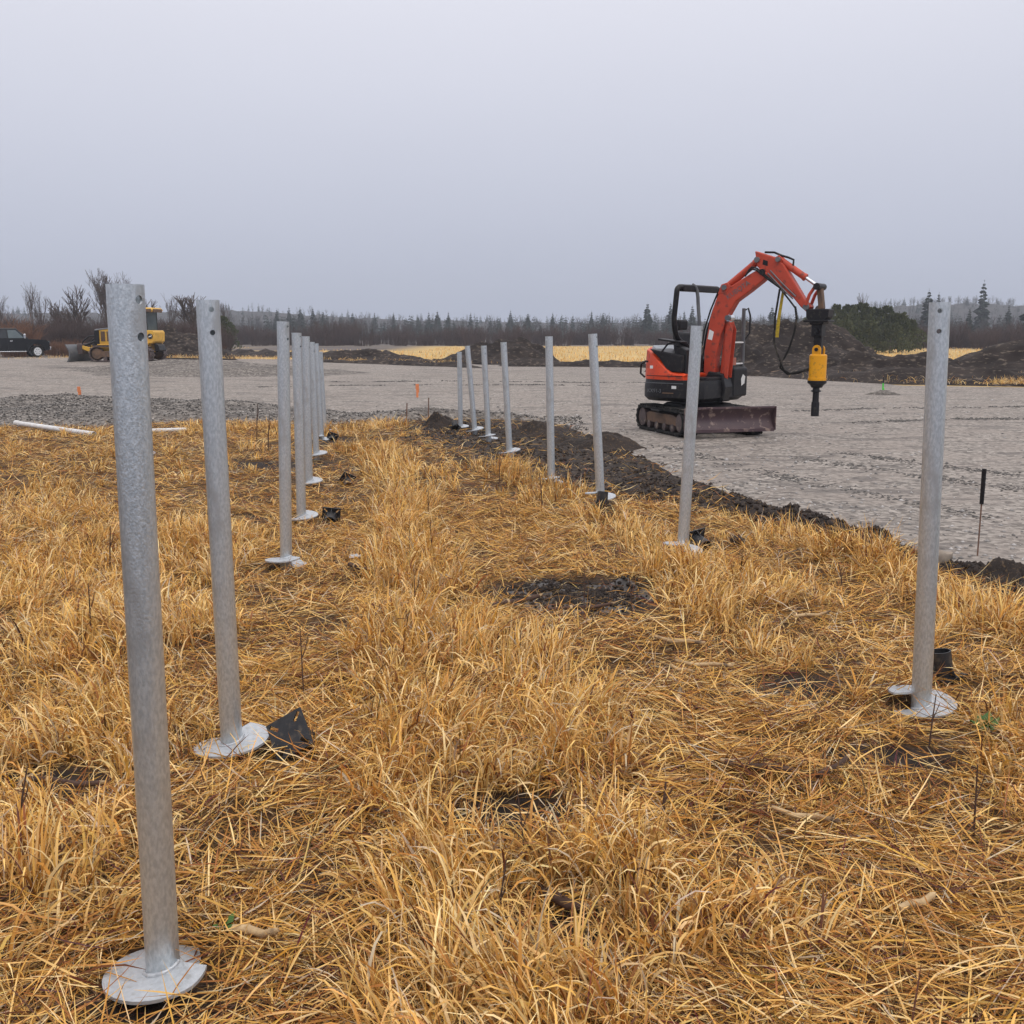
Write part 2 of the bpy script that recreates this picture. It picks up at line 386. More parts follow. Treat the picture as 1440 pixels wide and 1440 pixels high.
# ------------------------------------------------------------------ ground
def sgrid(a, b, near, n):
    """points from a to b, about `near` apart round zero and growing outwards"""
    lo, hi = (1, n), None
    k = 3.0
    def f(t, k): return np.sinh(t)/math.sinh(k)
    tmax = max(abs(a), abs(b))
    for _ in range(60):
        step = tmax*(np.sinh(2*k/n))/math.sinh(k)
        if step > near: k *= 1.03
        else: break
    ta = math.asinh(a/tmax*math.sinh(k)); tb = math.asinh(b/tmax*math.sinh(k))
    return np.sinh(np.linspace(ta, tb, n))/math.sinh(k)*tmax
GX = sgrid(-1000, 1000, .10, 260); GY = 4+sgrid(-12, 1196, .08, 320)
def zone(x, y):
    so = soilness(x, y); f = sstep(24, 34, y)
    dk = sstep(.42, .5, fbm(x*.06+3, y*.05, 41))*sstep(60, 70, y)*sstep(-9, -16, x)*sstep(190, 140, y)
    dk = np.maximum(dk, sstep(140, 158, y+np.where(x > 30, 30, 0)))
    return np.stack([so*(1-f), f, dk], -1)
tag(heightfield('ground', GX, GY, gz, 'ground_mix', tint=zone), kind='structure')
PX = sgrid(-90, 90, .12, 300); PY = 12+sgrid(-30, 66, .12, 320)
tag(heightfield('gravel_pad', PX, PY, pz, 'pad_gravel', keep=lambda x, y: pad_sd(x, y) > -.6), kind='structure')
def berm_h(x, y):
    yn = np.interp(x, PNX, PNY)-.5; yt = np.interp(x, BTX, BTY)+(fbm(x*.55, y*.3, 63)-.5)*3.2*sstep(0, -3, x)
    t = np.clip((y-yn)/np.maximum(yt-yn, .3), -.3, 1.3)
    e = sstep(1.4, -.2, x)
    h = np.sin(np.clip(t, 0, 1)*math.pi)**.7*(.06+.34*fbm(x*.6, y*.6, 61)**1.5)*e
    return gz(x, y)-.10+h*1.0+.10*np.where((t > 0) & (t < 1), np.minimum(1, np.minimum(t, 1-t)*8), 0)*e + (vn(x*7, y*7, 8)-.5)*.03
tag(heightfield('gravel_berm', np.linspace(-30, 1.6, 260), np.linspace(17.5, 29, 110), berm_h, 'berm_gravel'), kind='structure')
def soil_h(x, y):
    d, wd = pdist(x, y, SOIL_LINE); q = d/np.maximum(wd, .1) + (fbm(x*1.7, y*1.7, 31)-.5)*.9
    w_ = sstep(1.25, .5, q)
    lump = fbm(x*2.2, y*2.2, 51, 5)
    amp = .15-.09*sstep(9.0, 12.0, y)
    return gz(x, y)-.05+w_*(.055+amp*np.clip(lump-.35, 0, 1)*2.0+.05*(vn(x*9, y*9, 5)-.5)+.03*(vn(x*22, y*22, 15)-.5))
tag(heightfield('soil_strip', np.linspace(-3, 6, 260), np.linspace(3.6, 21, 380), soil_h, 'soil', keep=lambda x, y: pdist(x, y, SOIL_LINE)[0] < 2.2), kind='structure')
def patch_h(x, y):
    r = np.hypot((x-.47)/.62, (y-6.55)/.5)+(fbm(x*3, y*3, 71)-.5)*.6
    return gz(x, y)-.03+sstep(1.2, .7, r)*(.045+.07*np.clip(fbm(x*5, y*5, 72, 5)-.45, 0, 1)*sstep(6.4, 6.95, y)*3 + .010*(vn(x*26, y*26, 73)-.5))
tag(heightfield('mud_patch', np.linspace(-.5, 1.5, 90), np.linspace(5.6, 7.5, 90), patch_h, 'wet_mud', keep=lambda x, y: np.hypot((x-.47)/.62, (y-6.55)/.5) < 1.6), kind='structure')

# soil heaps and windrows beyond the pad: each a height field of its own that sinks into the ground at its foot
def heap(name, label, cx, cy, rx, ry, h, seed, m='soil_far', n=70, rot=0.0, skew=0.0, rough=.35):
    c, s = math.cos(rot), math.sin(rot)
    xs = np.linspace(-1.25, 1.25, n); X, Y = np.meshgrid(xs, xs)
    r = np.hypot(X, Y)+(fbm(X*2.2+seed, Y*2.2, seed)-.5)*.5
    prof = np.clip(1-r, 0, 1)**.85*(1+skew*X)
    fx, fy = X*rx, Y*ry
    Z = h*prof*(1-rough+2*rough*fbm(X*4+seed, Y*4, seed+3, 5))+.10*h*(vn(X*16, Y*16, seed)-.5)*(r < 1) - .08
    wx, wy = cx+fx*c-fy*s, cy+fx*s+fy*c
    g0 = gz1(cx, cy); Z = Z+gz(wx, wy)-g0
    V = np.stack([fx*c-fy*s, fx*s+fy*c, Z], -1).reshape(-1, 3); i = np.arange(n*n).reshape(n, n)
    F = np.stack([i[:-1, :-1], i[:-1, 1:], i[1:, 1:], i[1:, :-1]], -1).reshape(-1, 4)
    o = link(name, np_mesh(name, V, F, m)); o.location = (cx, cy, g0)
    return tag(o, label, 'soil heap')
heap('soil_heap', 'long low dark soil heap beyond the pad, left of the excavator', -1.2, 60, 4.4, 2.6, 1.45, 3, n=90, skew=.55, rough=.5)
heap('soil_heap', 'large dark soil heap with debris directly behind the excavator', 12.3, 46.5, 5.6, 5.0, 2.6, 11, n=120, rough=.6)
heap('soil_heap', 'dark soil heap cut off by the right edge of the picture', 22.5, 41, 7.0, 4.0, 2.0, 19, n=80)
heap('soil_heap', 'blackish soil heap right behind the yellow bulldozer', -19.8, 62, 3.2, 2.6, 2.0, 27)
heap('gravel_rise', 'low grey gravel rise on the pad in front of the bulldozer, right side', -12.5, 43, 7.5, 4.5, .55, 35, m='berm_gravel', n=80, rough=.5)
heap('soil_heap', 'flat tail of dark soil reaching left from the long low heap', -8.2, 59, 5.2, 1.8, .75, 33)
heap('soil_heap', 'low rubble heap with straw in front of the cedars', 15.4, 40.5, 4.4, 2.6, 1.1, 41, n=90, rough=.6)
def windrow(name, label, pts, wdt, h, seed, n=160):
    """a ragged ridge of soil along a line"""
    L_ = [0]
    for p, q in zip(pts[:-1], pts[1:]): L_.append(L_[-1]+math.hypot(q[0]-p[0], q[1]-p[1]))
    t = np.linspace(0, L_[-1], n); cx = np.interp(t, L_, [p[0] for p in pts]); cy = np.interp(t, L_, [p[1] for p in pts])
    tx = np.gradient(cx); ty = np.gradient(cy); l = np.hypot(tx, ty); nx, ny = -ty/l, tx/l
    k = np.linspace(-1, 1, 15); T, K = np.meshgrid(t, k, indexing='ij')
    wob = 1+.5*(fbm(t*.6, t*0, seed)-.5)[:, None]
    X = cx[:, None]+nx[:, None]*K*wdt*wob; Y = cy[:, None]+ny[:, None]*K*wdt*wob
    Z = gz(X, Y)-.04+h*np.clip(1-np.abs(K), 0, 1)**.8*(.3+1.4*fbm(T*.8, K*1.5, seed, 5))*np.minimum(1, np.minimum(T, L_[-1]-T)/1.5)
    V = np.stack([X, Y, Z], -1).reshape(-1, 3); i = np.arange(n*15).reshape(n, 15)
    F = np.stack([i[:-1, :-1], i[:-1, 1:], i[1:, 1:], i[1:, :-1]], -1).reshape(-1, 4)
    return tag(link(name, np_mesh(name, V, F, 'soil_far')), label, 'soil ridge')
windrow('soil_ridge', 'thin ragged soil ridge along the far edge of the pad, left of the excavator', [(-1, 54.6), (3, 54), (7, 53), (9.5, 48)], .8, .42, 5)
windrow('soil_ridge', 'low soil ridge in front of the long low heap', [(-12, 57), (-7, 54.5), (-3, 52.5), (-1.2, 50.5)], .7, .3, 6)
windrow('soil_ridge', 'broad soil ridge along the right far edge of the pad', [(10.5, 43.5), (13.2, 36.2), (17, 34.8), (24, 33), (34, 31)], 1.2, .5, 9, 220)
windrow('soil_ridge', 'dark soil ridge far left between the pad and the field', [(-30, 84), (-20, 80), (-12, 74), (-7, 68)], 1.6, .5, 10)

# hills far behind
def hill_h(x, y):
    az = np.degrees(np.arctan2(x, np.maximum(y, 1)))
    v = np.interp(az, [-50, -27, -20, -15, -12, -6, 0, 8, 14, 17, 19.5, 22, 26, 34, 50], [20, 19, 19.5, 21, 18, 13, 12, 12, 13, 17, 24, 26.5, 25.5, 24, 22])
    b = sstep(440, 575, y)*.70
    return -1+v*b+(fbm(x*.02, y*.02, 91)-.5)*3*b+(vn(x*.25, y*.25, 92)-.5)*3.4*b+(vn(x*.6, y*.6, 93)-.5)*2.2*b
tag(heightfield('hills', np.linspace(-620, 620, 320), np.linspace(420, 720, 70), hill_h, 'hill_wood'), kind='structure')

# ------------------------------------------------------------------ trees
def seg_mesh(segs, n=3):
    """tapered tubes from (p0, p1, r0, r1) rows"""
    if not len(segs): return np.zeros((0, 3)), np.zeros((0, 4), int)
    P0 = np.array([s[0] for s in segs], float); P1 = np.array([s[1] for s in segs], float)
    r0 = np.array([s[2] for s in segs]); r1 = np.array([s[3] for s in segs])
    a = P1-P0; a /= np.maximum(np.linalg.norm(a, axis=1, keepdims=True), 1e-6)
    h = np.where(np.abs(a[:, 2:3]) > .9, np.array([[1., 0, 0]]), np.array([[0, 0, 1.]]))
    u = np.cross(a, h); u /= np.linalg.norm(u, axis=1, keepdims=True); q = np.cross(a, u)
    V = []
    for P, r in ((P0, r0), (P1, r1)):
        for k in range(n):
            t = 2*math.pi*k/n; V.append(P+(u*math.cos(t)+q*math.sin(t))*r[:, None])
    V = np.stack(V, 1); m = len(segs); base = (np.arange(m)*2*n)[:, None]
    F = np.concatenate([base+np.array([[k, (k+1) % n, n+(k+1) % n, n+k]]) for k in range(n)], 0)
    return V.reshape(-1, 3), F
def bare_tree(seed, h, spread=.55, levels=5, trunk_frac=.3, up=.35, r0=.16, min_r=.014, kids=(3, 4)):
    rnd = random.Random(seed); big = []; small = []
    def grow(p, d, l, r, lev):
        n = 3 if lev < 2 else 2; q = Vector(p); dd = Vector(d)
        for i in range(n):
            dd = (dd+Vector((rnd.uniform(-1, 1), rnd.uniform(-1, 1), rnd.uniform(-.4, .9)))*(.13+.03*lev)).normalized()
            e = q+dd*l/n; ra, rb = r*(1-.35*i/n), r*(1-.35*(i+1)/n)
            (big if lev < 2 else small).append((tuple(q), tuple(e), max(ra, min_r), max(rb, min_r))); q = e
            if lev < levels and (i > 0 or lev > 0):
                for _ in range(rnd.randint(1, 2)):
                    ax = Vector((rnd.uniform(-1, 1), rnd.uniform(-1, 1), rnd.uniform(-.2, .6))).normalized()
                    nd = (dd*(1-spread)+ax*spread+Vector((0, 0, up*.5))).normalized()
                    grow(q, nd, l*rnd.uniform(.5, .78), rb*.6, lev+1)
        if lev < levels:
            for _ in range(rnd.randint(*kids)-1):
                ax = Vector((rnd.uniform(-1, 1), rnd.uniform(-1, 1), rnd.uniform(0, .5))).normalized()
                grow(q, (dd*(1-spread*.7)+ax*spread*.7+Vector((0, 0, up*.4))).normalized(), l*rnd.uniform(.6, .85), r*.55, lev+1)
    grow((0, 0, -.1), (rnd.uniform(-.12, .12), rnd.uniform(-.12, .12), 1), h*trunk_frac, r0, 0)
    bv, bf = seg_mesh(big, 5); sv, sf = seg_mesh(small, 3)
    top = max(bv[:, 2].max(), sv[:, 2].max() if len(sv) else 0); k = h/top
    return (bv*k, bf), (sv*k, sf)
def conifer(seed, h, wdt, whorls=16, per=7):
    rnd = random.Random(seed); V = []; F = []
    for i in range(whorls):
        t = i/(whorls-1); z = h*(.06+.93*t); rad = wdt*(1-t)**.8*rnd.uniform(.75, 1.15)+.08
        for j in range(per):
            a = 2*math.pi*(j+rnd.random())/per; l = rad*rnd.uniform(.6, 1.1); c, s = math.cos(a), math.sin(a)
            dz = -l*rnd.uniform(.1, .45); wd = l*.34+.06; zz = z+rnd.uniform(-.3, .3)*h/whorls
            n = len(V)
            V += [(0, 0, zz+.12*l), (c*l*.55-s*wd, s*l*.55+c*wd, zz+dz*.4), (c*l, s*l, zz+dz), (c*l*.55+s*wd, s*l*.55-c*wd, zz+dz*.5),
                  (c*l*.5, s*l*.5, zz+dz*.2+.5*wd), (c*l*.5, s*l*.5, zz+dz*.3-.9*wd)]
            F += [(n, n+1, n+2, n+3), (n, n+4, n+2, n+5)]
    n = len(V); V += [(.1, 0, h*.9), (-.05, .09, h*.9), (-.05, -.09, h*.9), (0, 0, h*1.03)]; F += [(n, n+1, n+3, n+3), (n+1, n+2, n+3, n+3), (n+2, n, n+3, n+3)]
    F = [f for f in F if len(set(f)) == 4]
    tr = seg_mesh([((0, 0, -.2), (0, 0, h*.95), h*.014+.03, .02)], 5)
    return tr, (np.array(V, float), np.array(F, int))
def cedar(seed, h, wdt, n=1500):
    r = np.random.default_rng(seed); t = r.random(n)**.8; lob = 1+.25*np.sin(r.random()*6+t*9)
    az = r.random(n)*2*math.pi; prof = wdt*np.sin(np.clip(.12+.88*(1-t), 0, 1)*math.pi/2)**.9*lob*(1+.22*np.sin(az*3+seed)+.15*np.sin(az*7+t*11))
    rr = prof*np.sqrt(r.uniform(.35, 1.05, n)); P = np.stack([np.cos(az)*rr, np.sin(az)*rr, t*h*.97+.1+r.normal(0, .05, n)], 1)
    d = np.stack([np.cos(az)*.5, np.sin(az)*.5, np.ones(n)*1.1], 1)+r.normal(0, .35, (n, 3)); d /= np.linalg.norm(d, axis=1, keepdims=True)
    s = np.cross(d, r.normal(0, 1, (n, 3))); s /= np.linalg.norm(s, axis=1, keepdims=True)
    L_ = r.uniform(.14, .34, n)[:, None]*(h/3.6)**.5; wv = s*L_*.36
    V = np.stack([P, P+d*L_*.5+wv, P+d*L_, P+d*L_*.5-wv], 1).reshape(-1, 3); F = np.arange(4*n).reshape(-1, 4)
    st = seg_mesh([((0, 0, -.1), (0, 0, h*.7), .07, .03)]+[((0, 0, h*q), (math.cos(q*40)*wdt*.7, math.sin(q*40)*wdt*.7, h*(q+.2)), .03, .01) for q in (.12, .2, .3, .42)], 5)
    return st, (V, F)
def shrub(seed, h, wdt, stems=60, thick=.02):
    rnd = random.Random(seed); low = []; tw = []
    for i in range(stems):
        a = rnd.random()*6.28; rr = wdt*.35*rnd.random()**.5; p = Vector((math.cos(a)*rr, math.sin(a)*rr, -.05))
        hh = h*rnd.uniform(.55, 1.0); d = Vector((math.cos(a)*rnd.uniform(0, .45), math.sin(a)*rnd.uniform(0, .45), 1)).normalized()
        q = p+d*hh*.5; e = q+(d+Vector((rnd.uniform(-.3, .3), rnd.uniform(-.3, .3), .1))).normalized()*hh*.5
        low.append((tuple(p), tuple(q), thick, thick*.7)); tw.append((tuple(q), tuple(e), thick*.7, thick*.3))
        for k in range(7):
            f = rnd.uniform(.25, 1); b = p.lerp(q, f*2) if f < .5 else q.lerp(e, f*2-1)
            dd = (d*.6+Vector((rnd.uniform(-1, 1), rnd.uniform(-1, 1), rnd.uniform(0, .8)))).normalized()
            tw.append((tuple(b), tuple(b+dd*h*rnd.uniform(.12, .3)), thick*.5, thick*.25))
    return seg_mesh(low, 3), seg_mesh(tw, 3)
def two_part(name, geo, m1, m2, label, cat, loc, rotz=0, group=None, parts=('trunk', 'crown')):
    t = thing(name, label, cat, loc, rotz, group)
    link(parts[0], np_mesh(parts[0], *geo[0], m1), t); link(parts[1], np_mesh(parts[1], *geo[1], m2), t)
    return t
def ray(u, D):          # a place D metres off on the bearing that passes u metres to the right at 1440 m
    return ((u-720)/1440*D, D)

# leafless trees standing out of the thicket on the left: bearing, distance, height, form, label
ORD = 'first second third fourth fifth sixth seventh eighth ninth tenth eleventh twelfth thirteenth fourteenth fifteenth sixteenth seventeenth eighteenth nineteenth twentieth'.split()
ORD += ['twenty-'+o for o in ORD[:9]]+['thirtieth']+['thirty-'+o for o in ORD[:9]]
BT = [(6, 105, 5.6, 'pole', 'slender leafless sapling at the far left edge behind the truck'),
      (58, 112, 7.2, 'pole', 'tall thin leafless pole tree above the truck bonnet'),
      (66, 118, 6.6, 'pole', 'second thin leafless pole tree close right of the tallest sapling'),
      (90, 98, 5.0, 'round', 'bushy round leafless tree between the truck and the bulldozer'),
      (128, 92, 6.0, 'lean', 'forked leafless tree leaning left just above the bulldozer hood'),
      (160, 118, 9.2, 'tall', 'tallest bare tree, dense upright crown behind the nearest pile top'),
      (203, 120, 6.0, 'round', 'reddish bare tree directly behind the bulldozer cab'),
      (240, 125, 6.6, 'pole', 'thin bare tree between the bulldozer cab and the second pile'),
      (273, 98, 5.6, 'lean', 'dark bare tree touching the left side of the second pile'),
      (328, 150, 6.2, 'pole', 'small bare tree just right of the second pile')]
for i, (u, D, h, form, lab) in enumerate(BT):
    kw = dict(pole=dict(spread=.28, levels=3, trunk_frac=.5, r0=.09, min_r=.014, up=.6), round=dict(spread=.62, levels=3, trunk_frac=.26, r0=.13, min_r=.016, kids=(3, 5)),
              lean=dict(spread=.58, levels=3, trunk_frac=.42, r0=.24, min_r=.018, kids=(3, 5)), tall=dict(spread=.44, levels=4, trunk_frac=.33, r0=.20, up=.5, min_r=.014))[form]
    two_part('bare_tree', bare_tree(100+i*7, h, **kw), 'bark', 'twigs', lab, 'tree', (*ray(u, D), 0), i*1.3, 'leafless trees on the left')
two_part('bare_tree', bare_tree(303, 5.7, spread=.25, levels=3, trunk_frac=.5, r0=.06, min_r=.012, up=.7), 'bark', 'twigs', 'pale bare tree rising out of the dark cedars on the right', 'tree', (*ray(1218, 100), 0), 0)

def scatter_copies(protos, spots, label, group):
    first = set(); i_ = -1
    for (x, y, s, rz, k) in spots:
        p = protos[k]
        o = p if k not in first else copy_tree(p)
        first.add(k); o.location = (x, y, float(gz1(x, y))-.03); o.scale = (s, s, s*random.uniform(.85, 1.15)); o.rotation_euler = (0, 0, rz)
        i_ += 1; tag(o, label.replace('#', ORD[min(i_, 38)]), None, group)
# thicket of leafless shrubs: left (near), then along the far side of the field
sh = [two_part('leafless_shrub', shrub(40+i, 2.9, 2.6, 90, .022), 'shrub_brown', 'shrub_brown', 'x', 'shrub', (0, 0, 0), parts=('stems', 'twigs')) for i in range(4)]
spots = []
for u in np.arange(-60, 330, 6.5):
    D = random.uniform(86, 104); spots.append((*ray(u+random.uniform(-4, 4), D), random.uniform(.85, 1.2)*(1 if u < 300 else .7), random.random()*6, random.randrange(4)))
scatter_copies(sh, spots, 'dark leafless shrub in the thicket behind truck and bulldozer', 'shrubs of the left thicket')
sr = [two_part('russet_shrub', shrub(60+i, 2.0, 2.0, 70, .026), 'shrub_russet', 'shrub_russet', 'x', 'shrub', (0, 0, 0), parts=('stems', 'twigs')) for i in range(2)]
spots = [(*ray(u, random.uniform(78, 84)), random.uniform(.55, .8)*(1.9 if u in (34, 43) else 1), random.random()*6, k % 2) for k, u in enumerate((24, 34, 43, 52, 78, 92, 104, 116, 238, 262, 272, 285, 297, 308))]
scatter_copies(sr, spots, 'russet brown low shrub fronting the left thicket, # from the left', 'russet shrubs of the left thicket')
sf = [two_part('leafless_shrub', shrub(80+i, 3.0, 3.6, 70, .034), 'shrub_brown', 'shrub_brown', 'x', 'shrub', (0, 0, 0), parts=('stems', 'twigs')) for i in range(3)]
spots = []
for u in np.arange(300, 1500, 7.5):
    D = random.uniform(150, 185) if u < 1050 else random.uniform(118, 150)
    spots.append((*ray(u+random.uniform(-6, 6), D), random.uniform(.55, 1.1)*(1.25 if 440 < u < 500 else 1), random.random()*6, random.randrange(3)))
scatter_copies(sf, spots, 'dark leafless shrub along the far side of the straw field', 'shrubs along the far field edge')
# cedars on the right
CD = [(1150, 104, 4.0, 1.7), (1168, 99, 4.3, 1.6), (1186, 101, 4.4, 1.7), (1203, 97, 4.4, 1.7), (1222, 99, 4.0, 1.7), (1239, 98, 4.1, 1.6), (1256, 97, 3.5, 1.7), (1271, 99, 2.9, 1.4), (1133, 106, 3.3, 1.5), (1212, 94, 2.7, 1.6), (1178, 94, 2.8, 1.7), (1245, 94, 2.5, 1.6)]
CDU = sorted(c[0] for c in CD)
for i, (u, D, h, wd) in enumerate(CD):
    two_part('cedar_tree', cedar(500+i, h, wd), 'bark', 'cedar', ('low' if h < 3 else 'tall')+' dark green cedar right of the auger, '+ORD[CDU.index(u)]+' from the left in its clump', 'tree', (*ray(u, D), 0), i, 'cedars right of the auger')
two_part('cedar_tree', cedar(540, 3.4, 1.6), 'bark', 'cedar', 'rounded dark evergreen bush just right of the second pile', 'tree', (*ray(318, 110), 0), 0)
# conifers that stand clear of the far wood
CF = [(395, 380, 10.0), (412, 372, 10.4), (428, 380, 10.2), (445, 376, 10.3), (459, 384, 9.4), (482, 430, 8.6), (500, 420, 9.6), (530, 430, 9.8), (556, 400, 8.8), (605, 390, 9.2), (617, 400, 9.8), (632, 392, 9.3), (663, 420, 9.6),
      (718, 410, 10.2), (742, 400, 9.0), (776, 420, 9.4), (830, 410, 10.0), (846, 420, 9.6), (907, 330, 10.6), (939, 340, 11.0), (958, 400, 9.8), (969, 330, 9.9), (1079, 330, 9.6), (1090, 380, 9.7), (1113, 350, 9.2),
      (1187, 330, 9.2), (1294, 300, 13.0), (1308, 300, 12.3), (1369, 330, 16.5), (1435, 230, 10.6), (1447, 225, 11.5), (1406, 300, 9.2), (1352, 260, 7.6)]
CFU = sorted(c[0] for c in CF)
cp = [conifer(700+i, 10, 2.1+.35*(i % 3), 17, 8) for i in range(4)]
cme = [(np_mesh('trunk', *c[0], 'bark'), np_mesh('crown', *c[1], 'needles')) for c in cp]
for i, (u, D, h) in enumerate(CF):
    h *= .80*1.14; D *= .80
    t = thing('conifer_tree', 'hazy conifer standing out of the far wood line, '+ORD[CFU.index(u)]+' from the left', 'tree', (*ray(u, D), 0), i*1.7, 'conifers of the far wood line')
    t.scale = (h/10*1.05,)*2+(h/10,)
    link('trunk', cme[i % 4][0], t); link('crown', cme[i % 4][1], t)
# the far wood as one mass
def tile(geos, places):
    VV = []; FF = []; n = 0
    for (x, y, z, s, rz, k) in places:
        V, F = geos[k]; c, q = math.cos(rz), math.sin(rz)
        VV.append(np.stack([(V[:, 0]*c-V[:, 1]*q)*s+x, (V[:, 0]*q+V[:, 1]*c)*s+y, V[:, 2]*s+z], 1)); FF.append(F+n); n += len(V)
    return np.concatenate(VV), np.concatenate(FF)
wb = []
for i in range(5):
    q = random.Random(900+i); sg = [((0, 0, -.3), (q.uniform(-.3, .3), q.uniform(-.3, .3), 6.0), .11, .07), ((0, 0, 5.9), (q.uniform(-.5, .5), q.uniform(-.5, .5), 8.6), .07, .04)]
    for k in range(16):
        z = q.uniform(2.2, 8.6); az_ = q.random()*6.28; l = q.uniform(1.0, 2.4)*(1.15-.08*z); dz_ = q.uniform(.8, 2.0); c_, s_ = math.cos(az_), math.sin(az_)
        e = (c_*l, s_*l, z+dz_); sg.append(((0, 0, z), e, .085, .055))
        for _ in range(2): sg.append((e, (e[0]+q.uniform(-.7, .7), e[1]+q.uniform(-.7, .7), e[2]+q.uniform(.3, 1.3)), .055, .035))
    wb.append(seg_mesh(sg, 3))
far_con = [conifer(760+i, 10, 2.0+.3*i, 10, 6)[1] for i in range(3)]
def UH(u): return float(.72+.5*fbm(np.array([u*.011]), np.array([.5]), 301, 3)[0])
pl = []
for _ in range(700):
    u = random.uniform(-260, 1700); D = random.uniform(290, 430); x, y = ray(u, D)
    pl.append((x, y, -.2, random.uniform(.55, .95)*D/400*UH(u), random.random()*6, random.randrange(5)))
for _ in range(280):
    u = random.uniform(1030, 1700); D = random.uniform(220, 300); x, y = ray(u, D)
    pl.append((x, y, -.2, random.uniform(.45, .75)*D/300, random.random()*6, random.randrange(3)))
for _ in range(780):
    u = random.choice((random.uniform(-260, 1700), random.uniform(1150, 1600))); D = random.uniform(455, 640); x, y = ray(u, D)
    pl.append((x, y, float(hill_h(np.array([x]), np.array([y]))[0])-1.5, random.uniform(.42, .72), random.random()*6, random.randrange(5)))
V, F = tile(wb, pl); tag(link('far_bare_wood', np_mesh('far_bare_wood', V, F, 'wood_far')), 'grey leafless wood fading into the haze behind the field', 'wood', kind='stuff')
cc = far_con; pl = []
for (ua, ub, cnt, hh) in ((380, 466, 42, .98), (476, 560, 16, .8), (588, 645, 20, .84), (690, 760, 18, .84), (815, 860, 12, .9), (880, 985, 26, .86), (1055, 1125, 20, .86), (1290, 1330, 10, 1.0), (1390, 1470, 22, 1.0), (-120, 60, 16, .8)):
    for _ in range(cnt):
        u = random.uniform(ua, ub); D = random.uniform(280, 330); x, y = ray(u, D); pl.append((x, y, -.2, hh*random.uniform(.72, 1.0)*D/360, random.random()*6, random.randrange(3)))
for _ in range(330):
    u = random.uniform(-260, 1700); D = random.uniform(330, 450); x, y = ray(u, D)
    pl.append((x, y, -.2, random.uniform(.62, 1.0)*D/400, random.random()*6, random.randrange(3)))
for _ in range(520):
    u = random.uniform(-260, 1700); D = random.uniform(455, 640); x, y = ray(u, D)
    pl.append((x, y, float(hill_h(np.array([x]), np.array([y]))[0])-1.5, random.uniform(.4, .72), random.random()*6, random.randrange(3)))
V, F = tile(cc, pl); tag(link('far_conifer_wood', np_mesh('far_conifer_wood', V, F, 'needles')), 'blue grey mass of conifers in the haze behind the field', 'wood', kind='stuff')

# ------------------------------------------------------------------ the air
hz = MB().box((0, 470, 20), (2060, 1040, 56)); 
hm = bpy.data.materials.new('haze_air'); hm.use_nodes = True; t_ = hm.node_tree; t_.nodes.clear()
ho = t_.nodes.new('ShaderNodeOutputMaterial'); hv = t_.nodes.new('ShaderNodeVolumePrincipled')
hv.inputs['Color'].default_value = (.80, .86, .95, 1); hv.inputs['Density'].default_value = .00064; hv.inputs['Anisotropy'].default_value = 0
t_.links.new(hv.outputs[0], ho.inputs['Volume']); MATS['haze_air'] = hm
tag(obj('haze', hz, 'haze_air'), kind='stuff')

# ------------------------------------------------------------------ screw piles
def cut(mb, cutters):
    """mesh with the cutter shapes taken out of it"""
    me = bpy.data.meshes.new('cut'); me.from_pydata(mb.v, [], mb.f); o = bpy.data.objects.new('cut', me); COL.objects.link(o)
    mc = bpy.data.meshes.new('cutter'); mc.from_pydata(cutters.v, [], cutters.f); c = bpy.data.objects.new('cutter', mc); COL.objects.link(c)
    b = o.modifiers.new('b', 'BOOLEAN'); b.operation = 'DIFFERENCE'; b.object = c; b.solver = 'EXACT'
    bpy.context.view_layer.update()
    r = bpy.data.meshes.new_from_object(o.evaluated_get(bpy.context.evaluated_depsgraph_get()))
    bpy.data.objects.remove(o); bpy.data.objects.remove(c); bpy.data.meshes.remove(me); bpy.data.meshes.remove(mc)
    return r
PR = .0435
def ring(r, z, n): return [(r*math.cos(2*math.pi*i/n), r*math.sin(2*math.pi*i/n), z) for i in range(n)]
def shaft_mesh(L, hole_az, n=40):
    mb = MB(); zs = [-.16, L]; ri = PR-.006
    vs = ring(PR, zs[0], n)+ring(PR, zs[1], n)+ring(ri, zs[1], n)+ring(ri, zs[0], n)
    fs = [(j*n+i, j*n+(i+1) % n, ((j+1) % 4)*n+(i+1) % n, ((j+1) % 4)*n+i) for j in range(4) for i in range(n)]
    mb.add(vs, fs)
    ct = MB(); d = Vector((math.cos(hole_az), math.sin(hole_az), 0))
    for dz in (.036, .122): ct.cyl(d*-.08+Vector((0, 0, L-dz)), d*.08+Vector((0, 0, L-dz)), .0105, n=18)
    me = cut(mb, ct); me.materials.clear(); me.materials.append(MATS['galvanised']); return me
